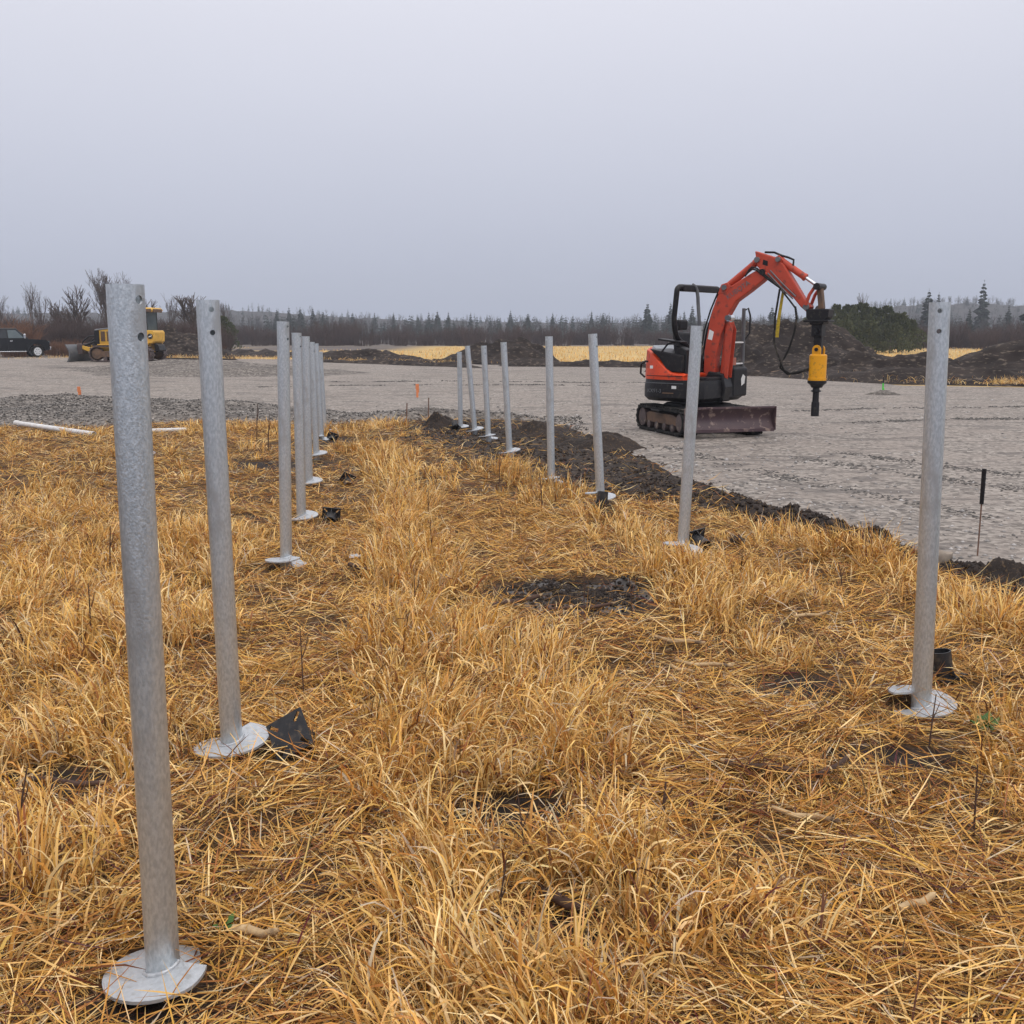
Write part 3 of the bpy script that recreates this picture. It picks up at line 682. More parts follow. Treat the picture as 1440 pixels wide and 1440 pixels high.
def helix_mesh(az0, z0, pitch=.078, ro=.152, n=44):
    """one turn of plate: starts low under its own upper end and climbs round the shaft"""
    vs = []; th = .0095
    for i in range(n+1):
        t = i/n; a = az0+t*R(352); z = z0+pitch*t; e = ro*(1-.12*max(0, 1-t*9)-.16*max(0, (t-.9)*10))
        c, s = math.cos(a), math.sin(a)
        vs += [(c*(PR-.001), s*(PR-.001), z), (c*e, s*e, z), (c*e, s*e, z+th), (c*(PR-.001), s*(PR-.001), z+th)]
    fs = []
    for i in range(n):
        for k in range(4): fs.append((i*4+k, i*4+(k+1) % 4, i*4+4+(k+1) % 4, i*4+4+k))
    fs += [(3, 2, 1, 0), (n*4, n*4+1, n*4+2, n*4+3)]
    mb = MB(); mb.add(vs, fs)
    wl = MB(); pts = []
    for i in range(n+1):
        t = i/n; a = az0+t*R(352); pts.append((math.cos(a)*(PR+.003), math.sin(a)*(PR+.003), z0+pitch*t+th+.002))
    wl.tube(pts, .006, 6, rad=[.005+.003*vn(np.array([i*.9]), np.array([0.]), 4)[0] for i in range(n+1)])
    return mb, wl
# base x, y, top x, height, hole bearing from the viewer, helix start bearing, lift, lean in depth, label
PILES = [
 (-.93, 2.48, -.916, 1.816, 43, 66, -.012, 0, 'nearest and tallest-looking galvanised screw pile, front left, white helix plate in straw', 'galvanised screw piles of the left row'),
 (-1.15, 3.98, -1.159, 1.828, 16, 150, .006, 0, 'second galvanised screw pile of the left row, black bracket plate leaning at its foot', 'galvanised screw piles of the left row'),
 (-1.66, 7.35, -1.616, 1.789, 48, 60, .012, 0, 'third galvanised screw pile of the left row, its plate level with the mud patch', 'galvanised screw piles of the left row'),
 (-1.94, 9.29, -1.926, 1.713, 50, 200, .006, 0, 'fourth screw pile of the left row, black bracket on the straw to its right', 'galvanised screw piles of the left row'),
 (-2.30, 11.49, -2.281, 1.677, 60, 290, .02, 0, 'fifth screw pile of the left row from the front', 'galvanised screw piles of the left row'),
 (-2.71, 14.12, -2.728, 1.595, 45, 170, .03, 0, 'sixth screw pile of the left row from the front', 'galvanised screw piles of the left row'),
 (-3.08, 16.52, -3.124, 1.555, 70, 30, .0, 0, 'seventh screw pile of the left row, next to last', 'galvanised screw piles of the left row'),
 (-3.34, 18.25, -3.379, 1.40, 20, 90, -.02, 0, 'last and shortest-looking screw pile at the far end of the left row', 'galvanised screw piles of the left row'),
 (-5.23, 14.5, -5.155, 1.533, 90, 10, .0, 0, 'screw pile almost hidden behind the nearest pile', 'galvanised screw piles of the left row'),
 (1.87, 4.46, 1.827, 1.835, 3, 300, .004, 0, 'nearest screw pile of the right row, two bolt holes facing the camera', 'galvanised screw piles of the right row'),
 (1.30, 7.66, 1.361, 1.762, 66, 20, .065, 0, 'second screw pile of the right row, leaning right in front of the excavator', 'galvanised screw piles of the right row'),
 (.88, 10.0, .773, 1.707, 58, 340, .05, 0, 'third screw pile of the right row, black bracket tube at its foot', 'galvanised screw piles of the right row'),
 (.46, 11.83, .421, 1.676, 130, 60, .0, 0, 'fourth screw pile of the right row, standing upright at the straw edge', 'galvanised screw piles of the right row'),
 (-.03, 14.28, -.117, 1.594, 40, 150, .02, 0, 'fifth screw pile of the right row, on bare dark soil', 'galvanised screw piles of the right row'),
 (-.36, 15.77, -.432, 1.53, 30, 70, .03, 0, 'sixth screw pile of the right row, on dark soil', 'galvanised screw piles of the right row'),
 (-.62, 17.22, -.744, 1.514, 60, 190, .04, 0, 'seventh screw pile of the right row with a tilted white plate', 'galvanised screw piles of the right row'),
 (-.93, 18.52, -.94, 1.387, 50, 220, -.01, 0, 'last screw pile at the far end of the right row beside a soil clump', 'galvanised screw piles of the right row')]
def surf(x, y):
    a = np.array([x]), np.array([y]); z = gz(*a)
    if -3 < x < 6 and 3.6 < y < 21 and pdist(*a, SOIL_LINE)[0][0] < 2.2: z = np.maximum(z, soil_h(*a))
    return float(z[0])
for (x, y, tx, H_, ha, hs, lift, dl, lab, grp) in PILES:
    z0 = surf(x, y); t = thing('screw_pile', lab, 'screw pile', (x, y, z0), 0, grp)
    t.rotation_euler = (-math.atan2(dl, H_), math.atan2(tx-x, H_), 0)
    to_cam = math.atan2(-y, -x)
    s = link('shaft', shaft_mesh(H_-z0, to_cam+R(ha)), t, smooth=35)
    hm_, wl_ = helix_mesh(to_cam+R(hs), lift)
    p = obj('helix_plate', hm_, 'galvanised_plate', t, smooth=30); obj('weld_bead', wl_, 'galvanised_plate', p, smooth=60)

# ------------------------------------------------------------------ black pile caps lying about
def bracket_meshes():
    pl = MB().box((0, 0, 0), (.165, .165, .009)); ct = MB()
    for sx in (-1, 1):
        for sy in (-1, 1):
            a = math.atan2(sy, sx); rot = Matrix.Rotation(a, 3, 'Z')
            ct.box((sx*.054, sy*.054, 0), (.042, .014, .05), rot)
    plate = cut(pl, ct); plate.materials.clear(); plate.materials.append(MATS['black_paint'])
    n = 28; L_ = .13; ri = .0455; ro = .0515
    tb = MB().add(ring(ro, -.004, n)+ring(ro, -L_, n)+ring(ri, -L_, n)+ring(ri, -.004, n), [(j*n+i, j*n+(i+1) % n, ((j+1) % 4)*n+(i+1) % n, ((j+1) % 4)*n+i) for j in range(4) for i in range(n)])
    return plate, tb
bp_me, bt_mb = bracket_meshes()
bt_me = None
def bracket(label, loc, rot, group='black pile cap brackets'):
    """plate in its own xy plane, sleeve tube hanging down its -z side, four gussets between them"""
    global bt_me
    t = thing('pile_bracket', label, 'bracket', loc, 0, group); t.rotation_euler = rot
    link('plate', bp_me, t)
    if bt_me is None:
        o = obj('sleeve_tube', bt_mb, 'black_paint', t, smooth=40); bt_me = o.data
        g = MB().prism([(.051, -.006), (.079, -.006), (.051, -.07)], -.003, .003); bracket.g = obj('gusset', g, 'black_paint', t).data
    else:
        link('sleeve_tube', bt_me, t); link('gusset', bracket.g, t)
    for k in (1, 2, 3):
        q = link('gusset', bracket.g, t); q.rotation_euler = (0, 0, k*math.pi/2)
    return t
S = surf
bracket('black bracket plate with four slots leaning on the second left pile', (-.90, 3.93, S(-.9, 3.93)+.095), (Matrix.Rotation(R(-20), 3, 'Z') @ Matrix.Rotation(R(60), 3, 'X') @ Matrix.Rotation(R(36), 3, 'Z')).to_euler())
bracket('black bracket lying tube forward on the straw right of the fourth left pile', (-1.66, 9.26, S(-1.66, 9.26)+.07), (R(-74), R(6), R(5)))
bracket('dark bracket half sunk in straw right of the fifth left pile', (-1.89, 11.6, S(-1.89, 11.6)+.05), (R(-60), R(25), R(35)))
bracket('black bracket with its tube toward the camera behind the second right pile', (1.45, 7.94, S(1.45, 7.94)+.105), (R(-72), R(-8), R(28)))
bracket('black bracket standing tube up in front of the third right pile', (.87, 9.74, S(.87, 9.74)+.05), (R(176), R(4), R(20)))
bracket('black bracket with upright open tube in straw behind the nearest right pile', (2.135, 4.86, S(2.135, 4.86)+.02), (R(172), R(-5), R(30)))
bracket('small black bracket at the foot of the seventh left pile', (-2.92, 16.6, S(-2.92, 16.6)+.05), (R(-70), R(20), R(10)))
bracket('black bracket on the soil left of the last right pile', (-1.0, 18.1, S(-1., 18.1)+.06), (R(150), R(30), R(60)))

# ------------------------------------------------------------------ excavator (faces right, turned towards the camera)
EX, EY = 3.15, 17.9; EZ = pz1(EX, EY)-.005
ex = thing('mini_excavator', 'orange and black mini excavator with roll bar, tracks and dozer blade on the gravel pad', 'excavator', (EX, EY, EZ))
BACK = math.atan2(-EY, -EX)
UM = Matrix.Rotation(BACK+R(26), 4, 'Z') @ Matrix.Translation((.12, .05, 0)); HM = Matrix.Rotation(BACK+R(57), 4, 'Z'); BMx = Matrix.Rotation(BACK+R(65), 4, 'Z')
def stadium(r, hl, zc, n=9):
    p = []
    for i in range(n): a = -math.pi/2+math.pi*i/(n-1); p.append((hl+r*math.cos(a), zc+r*math.sin(a)))
    for i in range(n): a = math.pi/2+math.pi*i/(n-1); p.append((-hl+r*math.cos(a), zc+r*math.sin(a)))
    return p
def track_loop(M, yc, wd, r, hl, zc, th, lugs, lug_h, lug_w, slant=.0):
    """belt round two wheels with cleats on its outer side"""
    mb = MB(M); o = stadium(r, hl, zc, 11); i_ = stadium(r-th, hl, zc, 11); n = len(o)
    vs = [(x, yc-wd/2, z) for x, z in o]+[(x, yc+wd/2, z) for x, z in o]+[(x, yc+wd/2, z) for x, z in i_]+[(x, yc-wd/2, z) for x, z in i_]
    mb.add(vs, [(j*n+k, j*n+(k+1) % n, ((j+1) % 4)*n+(k+1) % n, ((j+1) % 4)*n+k) for j in range(4) for k in range(n)])
    per = 4*hl+2*math.pi*r
    for k in range(lugs):
        s = (k+.5)/lugs*per
        if s < 2*hl: p = (-hl+s, zc-r); a = -math.pi/2
        elif s < 2*hl+math.pi*r: a = -math.pi/2+(s-2*hl)/r; p = (hl+r*math.cos(a), zc+r*math.sin(a))
        elif s < 4*hl+math.pi*r: p = (hl-(s-2*hl-math.pi*r), zc+r); a = math.pi/2
        else: a = math.pi/2+(s-4*hl-math.pi*r)/r; p = (-hl+r*math.cos(a), zc+r*math.sin(a))
        c = Vector((p[0]+math.cos(a)*lug_h*.45, yc, p[1]+math.sin(a)*lug_h*.45))
        mb.box(c, (lug_h, wd*.98, lug_w), Matrix.Rotation(-a, 3, 'Y'))
    return mb
for sy in (-1, 1):
    yc = sy*.60
    tk = obj('track', track_loop(UM, yc, .30, .205, .76, .235, .035, 46, .03, .045), 'rubber', ex, smooth=35)
    fr = MB(UM).prism([(-.70, .17), (.70, .17), (.66, .30), (.45, .345), (-.5, .345), (-.68, .30)], yc-.10, yc+.10)
    obj('track_frame', fr, 'rust_brown', tk, bevel=.01)
    obj('sprocket', MB(UM).lathe([(.05, -.13), (.16, -.12), (.165, -.06), (.165, .06), (.16, .12), (.05, .13)], (-.76, yc, .235), (0, 1, 0), 18), 'dirty_steel', tk, smooth=40)
    obj('idler', MB(UM).lathe([(.04, -.12), (.15, -.11), (.165, -.04), (.165, .04), (.15, .11), (.04, .12)], (.76, yc, .235), (0, 1, 0), 18), 'dirty_steel', tk, smooth=40)
    for k in range(4): obj('roller', MB(UM).lathe([(.03, -.12), (.07, -.115), (.07, -.04), (.085, -.03), (.085, .03), (.07, .04), (.07, .115), (.03, .12)], (-.48+k*.32, yc, .125), (0, 1, 0), 12), 'dirty_steel', tk, smooth=40)
obj('undercarriage', MB(UM).prism([(-.55, .22), (.55, .22), (.5, .46), (.3, .52), (-.3, .52), (-.5, .46)], -.47, .47), 'machine_black', ex, bevel=.02)
# blade across the front
bl = MB(UM); prof = []
for i in range(9): t = i/8; prof.append((1.22-.10*math.sin(t*math.pi), .14+.36*t))
prof = prof+[(x-.03, z) for x, z in reversed(prof)]; bl.prism(prof, -.78, .78)
bl.box((1.195, 0, .135), (.05, 1.56, .05)); bl.box((1.20, 0, .505), (.05, 1.56, .03))
bo = obj('dozer_blade', bl, 'blade_paint', ex, smooth=30)
for sy in (-1, 1): obj('blade_arm', MB(UM).prism([(.35, .28), (1.12, .20), (1.12, .36), (.35, .42)], sy*.36-.04, sy*.36+.04), 'machine_black', bo, bevel=.008)
obj('side_plate', MB(UM).prism([(1.10, .13), (1.24, .13), (1.24, .52), (1.10, .50)], -.795, -.782), 'blade_paint', bo); obj('side_plate', MB(UM).prism([(1.10, .13), (1.24, .13), (1.24, .52), (1.10, .50)], .782, .795), 'blade_paint', bo)
obj('slew_ring', MB(HM).cyl((0, 0, .48), (0, 0, .60), .38, n=32), 'machine_grey', ex, smooth=40)
# house: plan outline, round behind, cut corners in front
def plan(rear, half, front, cut_, n=14, inset=0.0):
    p = []; rr = rear-inset; h = half-inset
    for i in range(n+1):
        a = math.pi/2+math.pi*i/n; k = 2.6
        c, s = math.cos(a), math.sin(a)
        p.append((rr*-abs(c)**(2/k), h*math.copysign(abs(s)**(2/k), s)))
    f = front-inset
    return p+[(f-cut_, -h), (f, -h+cut_), (f, h-cut_*1.2), (f-cut_*.8, h)]
def ring3(pl, z, zf=None): return [(x, y, zf(x) if zf else z) for x, y in pl]
base = plan(.80, .74, .62, .12)
sk = MB(HM).loft([ring3(plan(.80, .74, .62, .12, inset=.06), .56), ring3(base, .62), ring3(base, .80), ring3(plan(.80, .74, .62, .12, inset=.02), .92)])
skirt = obj('lower_skirt', sk, 'machine_black', ex, smooth=35)
def rear_plan(front, inset=0.0):
    q = [p for p in plan(.79, .735, .6, .1, inset=inset) if p[0] < front-.02]
    return [(front, q[0][1])]+q+[(front, q[-1][1])]
def hood_top(x): return np.interp(x, [-.8, -.55, -.35, -.15, .05, .3], [1.46, 1.46, 1.36, 1.16, 1.04, 1.02])
FR = .28
h0 = rear_plan(FR); h1 = rear_plan(FR, .015); h2 = rear_plan(FR, .07)
hd = MB(HM).loft([ring3(h0, .922), ring3(h0, 1.0), [(x, y, float(hood_top(x))-.05) for x, y in h1], [(x, y, float(hood_top(x))) for x, y in h2]])
hood = obj('engine_hood', hd, 'orange_paint', ex, smooth=40)
tp = rear_plan(-.30, .09)
obj('hood_top', MB(HM).loft([[(x, y, float(hood_top(x))-.02) for x, y in tp], [(x*.96, y*.96, float(hood_top(x))+.03) for x, y in tp]]), 'hood_top', hood, smooth=40)
obj('dark_side_panel', MB(HM).prism([(-.46, 1.44), (-.25, 1.28), (-.1, 1.10), (.02, 1.05), (.22, 1.05), (.22, 1.33), (-.2, 1.40)], -.70, -.05), 'machine_black', hood, bevel=.02)
obj('white_mark', MB(HM).box((-.36, -.752, 1.13), (.06, .004, .05)), 'white_paint', hood)
obj('tail_lamp', MB(HM).box((-.80, -.25, 1.2), (.03, .10, .07)), 'white_paint', hood, bevel=.008)
obj('deck', MB(HM).prism([(.0, .922), (.60, .922), (.60, .97), (.0, .97)], -.5, .70), 'machine_black', ex, bevel=.01)
obj('right_console', MB(HM).prism([(-.05, .97), (.26, .97), (.24, 1.42), (.02, 1.5)], -.62, -.40), 'machine_black', ex, bevel=.02)
obj('left_toolbox', MB(HM).prism([(.30, .60), (.63, .62), (.63, 1.10), (.55, 1.16), (.30, 1.16)], .26, .735), 'machine_black', ex, bevel=.03)
obj('white_decal', MB(HM).add([(.638, .52, .80), (.638, .62, .84), (.638, .64, .96), (.638, .56, 1.0), (.638, .50, .92)], [(0, 1, 2, 3, 4)]), 'white_paint', ex)
st = obj('seat', MB(HM).box((-.05, .05, 1.22), (.46, .46, .12)).prism([(-.30, 1.2), (-.16, 1.2), (-.24, 1.72), (-.36, 1.70)], -.17, .27), 'machine_black', ex, bevel=.04)
obj('headrest', MB(HM).box((-.31, .05, 1.84), (.10, .28, .18)), 'machine_black', st, bevel=.035)
obj('seat_base', MB(HM).box((-.05, .05, 1.06), (.5, .5, .2)), 'machine_black', st, bevel=.02)
for sy in (-.30, .40): obj('control_lever', MB(HM).tube([(.18, sy, 1.2), (.22, sy, 1.45), (.26, sy, 1.56)], .014, 8, rad=[.014, .014, .022]), 'machine_black', ex, smooth=50)
obj('travel_lever', MB(HM).tube([(.42, .10, .97), (.40, .10, 1.4), (.34, .10, 1.52)], .014, 8), 'machine_black', ex, smooth=50)
def arc(p, q, c, n=6): return [tuple(Vector(p).lerp(Vector(c), t).lerp(Vector(c).lerp(Vector(q), t), t)) for t in [i/n for i in range(n+1)]]
X0 = .05
hoop = [(X0-.02, -.30, 1.50)]+arc((X0-.04, -.42, 1.55), (X0-.04, -.66, 1.95), (X0-.04, -.64, 1.60))+arc((X0, -.66, 2.36), (X0, -.54, 2.46), (X0, -.66, 2.46))+arc((X0, .54, 2.46), (X0, .66, 2.36), (X0, .66, 2.46))+[(X0, .66, 1.5), (X0, .62, 1.0)]
rp = obj('roll_bar', MB(HM).tube(hoop, .046, 10), 'machine_black', ex, smooth=60)
obj('cross_beam', MB(HM).box((X0, 0, 2.44), (.10, 1.06, .11)), 'machine_black', rp, bevel=.02)
obj('bar_foot', MB(HM).tube([(X0-.02, -.30, 1.50), (X0-.02, -.25, 1.3), (X0-.02, -.25, 1.0)], .05, 10), 'machine_black', rp, smooth=60)
obj('grab_pole', MB(HM).tube(arc((X0+.02, -.22, 2.50), (X0+.06, -.10, 2.2), (X0+.05, -.10, 2.48))+[(X0+.08, -.08, 1.9), (X0+.1, -.08, 1.45)], .030, 8), 'machine_grey', ex, smooth=60)
gr = obj('front_rail', MB(HM).tube([(.56, .66, .95), (.56, .66, 1.6), (.55, .66, 2.12)], .032, 8), 'machine_grey', ex, smooth=60)
obj('rail_handle', MB(HM).tube([(.56, .66, 2.08), (.60, .72, 2.12), (.62, .76, 2.0), (.62, .76, 1.7), (.57, .68, 1.58)], .016, 8), 'machine_black', gr, smooth=60)
obj('rail_bar', MB(HM).tube([(.57, .20, 1.54), (.57, .66, 1.54)], .014, 6), 'white_paint', gr); obj('rail_bar', MB(HM).tube([(.57, .22, 1.18), (.57, .66, 1.18)], .014, 6), 'white_paint', gr)
obj('red_lamp', MB(HM).box((.60, .28, 1.22), (.06, .12, .13)), 'seat_salmon', ex, bevel=.01)
mr_ = obj('hood_mirror_arm', MB(HM).tube([(-.22, -.70, 1.36), (-.10, -.66, 1.52), (.06, -.66, 1.55)], .016, 6), 'machine_black', ex)
obj('armrest_plate', MB(HM).box((-.05, -.60, 1.57), (.46, .20, .03), Matrix.Rotation(R(6), 3, 'Y')), 'machine_black', ex, bevel=.008)
# boom, arm and rams lie in one upright plane through the slew centre
def BP(pts, y0, y1): return MB(BMx).prism(pts, y0, y1)
obj('swing_bracket', BP([(.30, .55), (.62, .55), (.66, .80), (.60, 1.02), (.34, 1.06), (.22, .80)], -.16, .16), 'machine_black', ex, bevel=.02)
boom_p = [(.338, .663), (.225, 1.05), (.228, 1.40), (.31, 1.938), (.40, 2.235), (.46, 2.36), (.56, 2.44), (.66, 2.47), (1.05, 2.685), (1.19, 2.75), (1.30, 2.65), (1.23, 2.55), (1.01, 2.385), (.76, 2.215), (.64, 2.01), (.51, 1.64), (.44, 1.30), (.44, 1.0), (.50, .68)]
boom = obj('boom', BP(boom_p, -.10, .10), 'orange_faded', ex, bevel=.018)
for sy in (-1, 1): obj('ram_lug', BP([(.44, 2.34), (.50, 2.50), (.60, 2.53), (.68, 2.46), (.60, 2.36)], sy*.085-.02, sy*.085+.02), 'orange_faded', boom, bevel=.008)
obj('paper_decal', MB(BMx).add([(.285, -.1015, 1.60), (.365, -.1015, 1.58), (.395, -.1015, 1.72), (.315, -.1015, 1.76)], [(0, 1, 2, 3)]), 'white_paint', boom)
def lettering(txt, size, M, m, parent, name='lettering'):
    cu = bpy.data.curves.new('t', 'FONT'); cu.body = txt; cu.size = size; cu.align_x = 'CENTER'; cu.align_y = 'CENTER'; cu.extrude = .001
    o = bpy.data.objects.new('t', cu); COL.objects.link(o); bpy.context.view_layer.update()
    me = bpy.data.meshes.new_from_object(o.evaluated_get(bpy.context.evaluated_depsgraph_get())); bpy.data.objects.remove(o)
    me.transform(M); me.materials.clear(); me.materials.append(MATS[m]); return link(name, me, parent)
def face_on_boom(x, z, ang, y): return BMx @ Matrix.Translation((x, y, z)) @ Matrix.Rotation(-ang, 4, 'Y') @ Matrix.Rotation(math.pi/2, 4, 'X')
lettering('KUBOTA', .115, face_on_boom(.80, 2.40, R(33), -.1025), 'machine_grey', boom)
lettering('KX91-3', .09, HM @ Matrix.Translation((-.30, -.742, .73)) @ Matrix.Rotation(math.pi/2, 4, 'X'), 'machine_grey', skirt)
def ram(name, p0, p1, rb, rr, split, y=0, m='orange_faded', parent=ex):
    a = Vector((p0[0], y, p0[1])); b = Vector((p1[0], y, p1[1])); c = a.lerp(b, split)
    o = obj(name, MB(BMx).cyl(a, c, rb, n=16).cyl(c, c+(b-a).normalized()*.03, rb*1.12, n=16).cyl(a+Vector((0, -.07, 0)), a+Vector((0, .07, 0)), rb*.8, n=12), m, parent, smooth=40)
    obj('ram_rod', MB(BMx).cyl(c, b, rr, n=12).cyl(b+Vector((0, -.08, 0)), b+Vector((0, .08, 0)), rr*1.6, n=12), 'chrome', o, smooth=40)
    return o
ram('boom_cylinder', (.54, .72), (.635, 1.95), .07, .035, .92)
for sy in (-1, 1): obj('cylinder_guard', BP([(.60, .95), (.66, .95), (.72, 1.75), (.66, 1.90), (.60, 1.75)], sy*.085-.008, sy*.085+.008), 'orange_faded', ex, bevel=.004)
ram('arm_cylinder', (.557, 2.46), (1.113, 2.885), .058, .03, .86)
arm = obj('dipper_arm', BP([(1.057, 3.023), (1.43, 2.90), (1.56, 2.78), (1.95, 2.19), (2.04, 2.116), (1.965, 2.03), (1.866, 2.11), (1.735, 2.26), (1.57, 2.345), (1.415, 2.50), (1.24, 2.64), (1.10, 2.78)], -.085, .085), 'orange_faded', ex, bevel=.018)
obj('pivot_pin', MB(BMx).cyl((1.21, -.13, 2.68), (1.21, .13, 2.68), .05, n=16), 'machine_black', arm, smooth=40)
obj('dark_decal', MB(BMx).add([(1.20, -.0865, 2.80), (1.29, -.0865, 2.77), (1.29, -.0865, 2.85), (1.21, -.0865, 2.88)], [(0, 1, 2, 3)]), 'machine_black', arm)
for sy in (-1, 1): obj('cylinder_lug', BP([(1.36, 2.88), (1.47, 2.94), (1.54, 2.86), (1.46, 2.76)], sy*.07-.012, sy*.07+.012), 'orange_faded', arm, bevel=.005)
ram('bucket_cylinder', (1.464, 2.87), (2.11, 2.43), .055, .028, .64)
obj('link_pin', MB(BMx).cyl((2.139, -.17, 2.425), (2.139, .17, 2.425), .055, n=14), 'machine_black', ex, smooth=40)
for sy in (-1, 1):
    obj('tipping_link', MB(BMx).tube([(2.10, sy*.13, 2.42), (2.02, sy*.13, 2.30), (1.965, sy*.125, 2.14)], .028, 8), 'orange_faded', ex, smooth=50)
obj('bucket_link', BP([(2.10, 2.42), (2.18, 2.42), (2.23, 2.08), (2.15, 2.06)], -.06, .06), 'rust_brown', ex, bevel=.012)
for k, (oy, ph) in enumerate(((-.11, 0), (-.12, .03))):
    obj('hose', MB(BMx).tube([(.92, oy, 2.62), (.98, oy, 2.72-ph), (1.03, oy, 2.765-ph), (1.12, oy, 2.74-ph), (1.33, oy, 2.58-ph), (1.52, oy, 2.42), (1.70, oy, 2.21), (1.79, oy, 2.10)], .014, 8), 'rubber' if k else 'machine_black', ex, smooth=60)
obj('hose', MB(BMx).tube([(1.20, .0, 3.0), (1.36, .0, 2.99), (1.50, 0, 2.93), (1.60, 0, 2.90), (1.69, 0, 2.86), (1.69, -.02, 2.76)], .017, 8), 'rubber', ex, smooth=60)
obj('hydraulic_hose', MB(BMx).tube([(1.79, -.11, 2.12), (1.825, -.12, 1.93), (1.80, -.13, 1.70), (1.73, -.14, 1.45), (1.66, -.14, 1.30), (1.60, -.14, 1.22), (1.66, -.13, 1.10), (1.76, -.12, 1.05), (1.90, -.10, 1.08), (2.05, -.06, 1.11)], .018, 8), 'rubber', ex, smooth=60)
obj('hydraulic_hose', MB(BMx).tube([(1.50, -.06, 2.40), (1.45, -.08, 1.95), (1.46, -.10, 1.55), (1.53, -.12, 1.36), (1.60, -.12, 1.22), (1.58, -.10, 1.14), (1.70, -.08, 1.04), (1.88, -.08, 1.06), (2.05, -.07, 1.14)], .018, 8), 'rubber', ex, smooth=60)

for sy in (-.105, .105):
    obj('boom_hose', MB(BMx).tube([(.16, sy, .95), (.13, sy*.6, 1.3), (.20, sy*.5, 1.75), (.30, sy*.5, 2.08), (.40, sy*.5, 2.32), (.50, sy*.5, 2.50)], .015, 8), 'rubber', ex, smooth=60)
for (px_, pz__, rr2) in ((.40, .78, .06), (.54, .74, .05), (.555, 2.45, .045), (.635, 1.95, .045), (1.11, 2.88, .045), (1.965, 2.11, .05), (1.464, 2.87, .04)):
    obj('pin_cap', MB(BMx).cyl((px_, -.125, pz__), (px_, .125, pz__), rr2, n=14), 'machine_grey', ex, smooth=40)
obj('arm_pipe', MB(BMx).tube([(1.30, -.095, 2.66), (1.52, -.095, 2.44), (1.74, -.095, 2.24)], .012, 6), 'machine_grey', arm); obj('arm_pipe', MB(BMx).tube([(1.34, -.095, 2.70), (1.56, -.095, 2.48), (1.78, -.095, 2.28)], .012, 6), 'machine_grey', arm)
obj('work_lamp', MB(BMx).box((.54, -.0, 2.13), (.05, .16, .08)), 'white_paint', boom, bevel=.01)
obj('hood_seam', MB(HM).box((-.10, -.742, .985), (.72, .006, .012)), 'machine_black', hood); obj('hood_latch', MB(HM).box((-.52, -.66, 1.22), (.05, .03, .03), Matrix.Rotation(R(-30), 3, 'Z')), 'machine_black', hood, bevel=.005)
obj('skirt_stripe', MB(HM).box((-.12, -.744, .865), (.80, .006, .010)), 'machine_grey', skirt); obj('model_stripe', MB(HM).box((-.02, -.744, .70), (.22, .006, .018)), 'rust_brown', skirt)
obj('warning_label', MB(HM).box((.10, -.744, .80), (.09, .006, .05)), 'white_paint', skirt)
obj('tail_guard', MB(HM).tube([(-.72, -.40, 1.22), (-.86, -.36, 1.16), (-.88, -.34, 1.0), (-.78, -.36, .94)], .018, 8), 'machine_black', ex, smooth=60)
obj('track_step', MB(UM).box((.0, -.78, .40), (.34, .08, .03)), 'machine_black', ex, bevel=.006)
# auger drive hanging from the arm
ad_ = thing('auger_drive', 'yellow hydraulic auger drive hanging from the excavator arm by a black bracket', 'auger drive', (EX, EY, EZ))
obj('hanger_bracket', BP([(1.972, 2.075), (2.34, 2.075), (2.335, 1.96), (2.29, 1.90), (2.25, 1.83), (2.05, 1.83), (2.02, 1.90), (1.98, 1.95)], -.13, .13).box((2.15, 0, 1.885), (.40, .34, .035)), 'machine_black', ad_, bevel=.01)
obj('pendulum', MB(BMx).box((2.15, 0, 1.75), (.17, .20, .22)).box((2.16, 0, 1.52), (.13, .12, .32)), 'machine_black', ad_, bevel=.012)
obj('pivot_bolt', MB(BMx).cyl((2.14, -.15, 1.73), (2.14, .15, 1.73), .05, n=14), 'machine_black', ad_, smooth=40)
hs_ = obj('motor_housing', MB(BMx).lathe([(.05, 1.363), (.12, 1.363), (.138, 1.345), (.138, .99), (.145, .985), (.145, .945), (.05, .945)], (2.168, 0, 0), (0, 0, 1), 28), 'yellow_paint', ad_, smooth=35)
def lug(y0, y1):
    p = [(2.10, 1.35), (2.10, 1.44)]+[(2.17+.07*math.cos(a), 1.44+.07*math.sin(a)) for a in [math.pi*(1-i/8) for i in range(9)]]+[(2.24, 1.35)]
    return BP(p, y0, y1)
for y0, y1 in ((-.11, -.08), (.08, .11)): obj('ear', lug(y0, y1), 'yellow_paint', hs_, bevel=.004)
obj('ear_bolt', MB(BMx).cyl((2.17, -.13, 1.44), (2.17, .13, 1.44), .03, n=12), 'machine_black', hs_, smooth=40)
def plate_on_housing(a0, a1, z0, z1, m):
    r = .1395; n = 6; vs = []
    for z in (z0, z1):
        for i in range(n+1):
            a = a0+(a1-a0)*i/n; vs.append((2.168+r*math.cos(a), r*math.sin(a), z))
    return obj('housing_decal', MB(BMx).add(vs, [(i, i+1, n+2+i, n+1+i) for i in range(n)]), m, hs_)
plate_on_housing(R(-190), R(-145), 1.09, 1.20, 'machine_black'); plate_on_housing(R(-195), R(-155), 1.135, 1.155, 'white_paint'); plate_on_housing(R(-190), R(-155), .995, 1.07, 'white_paint')
obj('flange', MB(BMx).lathe([(.05, .945), (.15, .943), (.15, .905), (.105, .87), (.085, .83), (.03, .83)], (2.168, 0, 0), (0, 0, 1), 24), 'machine_black', ad_, smooth=35)
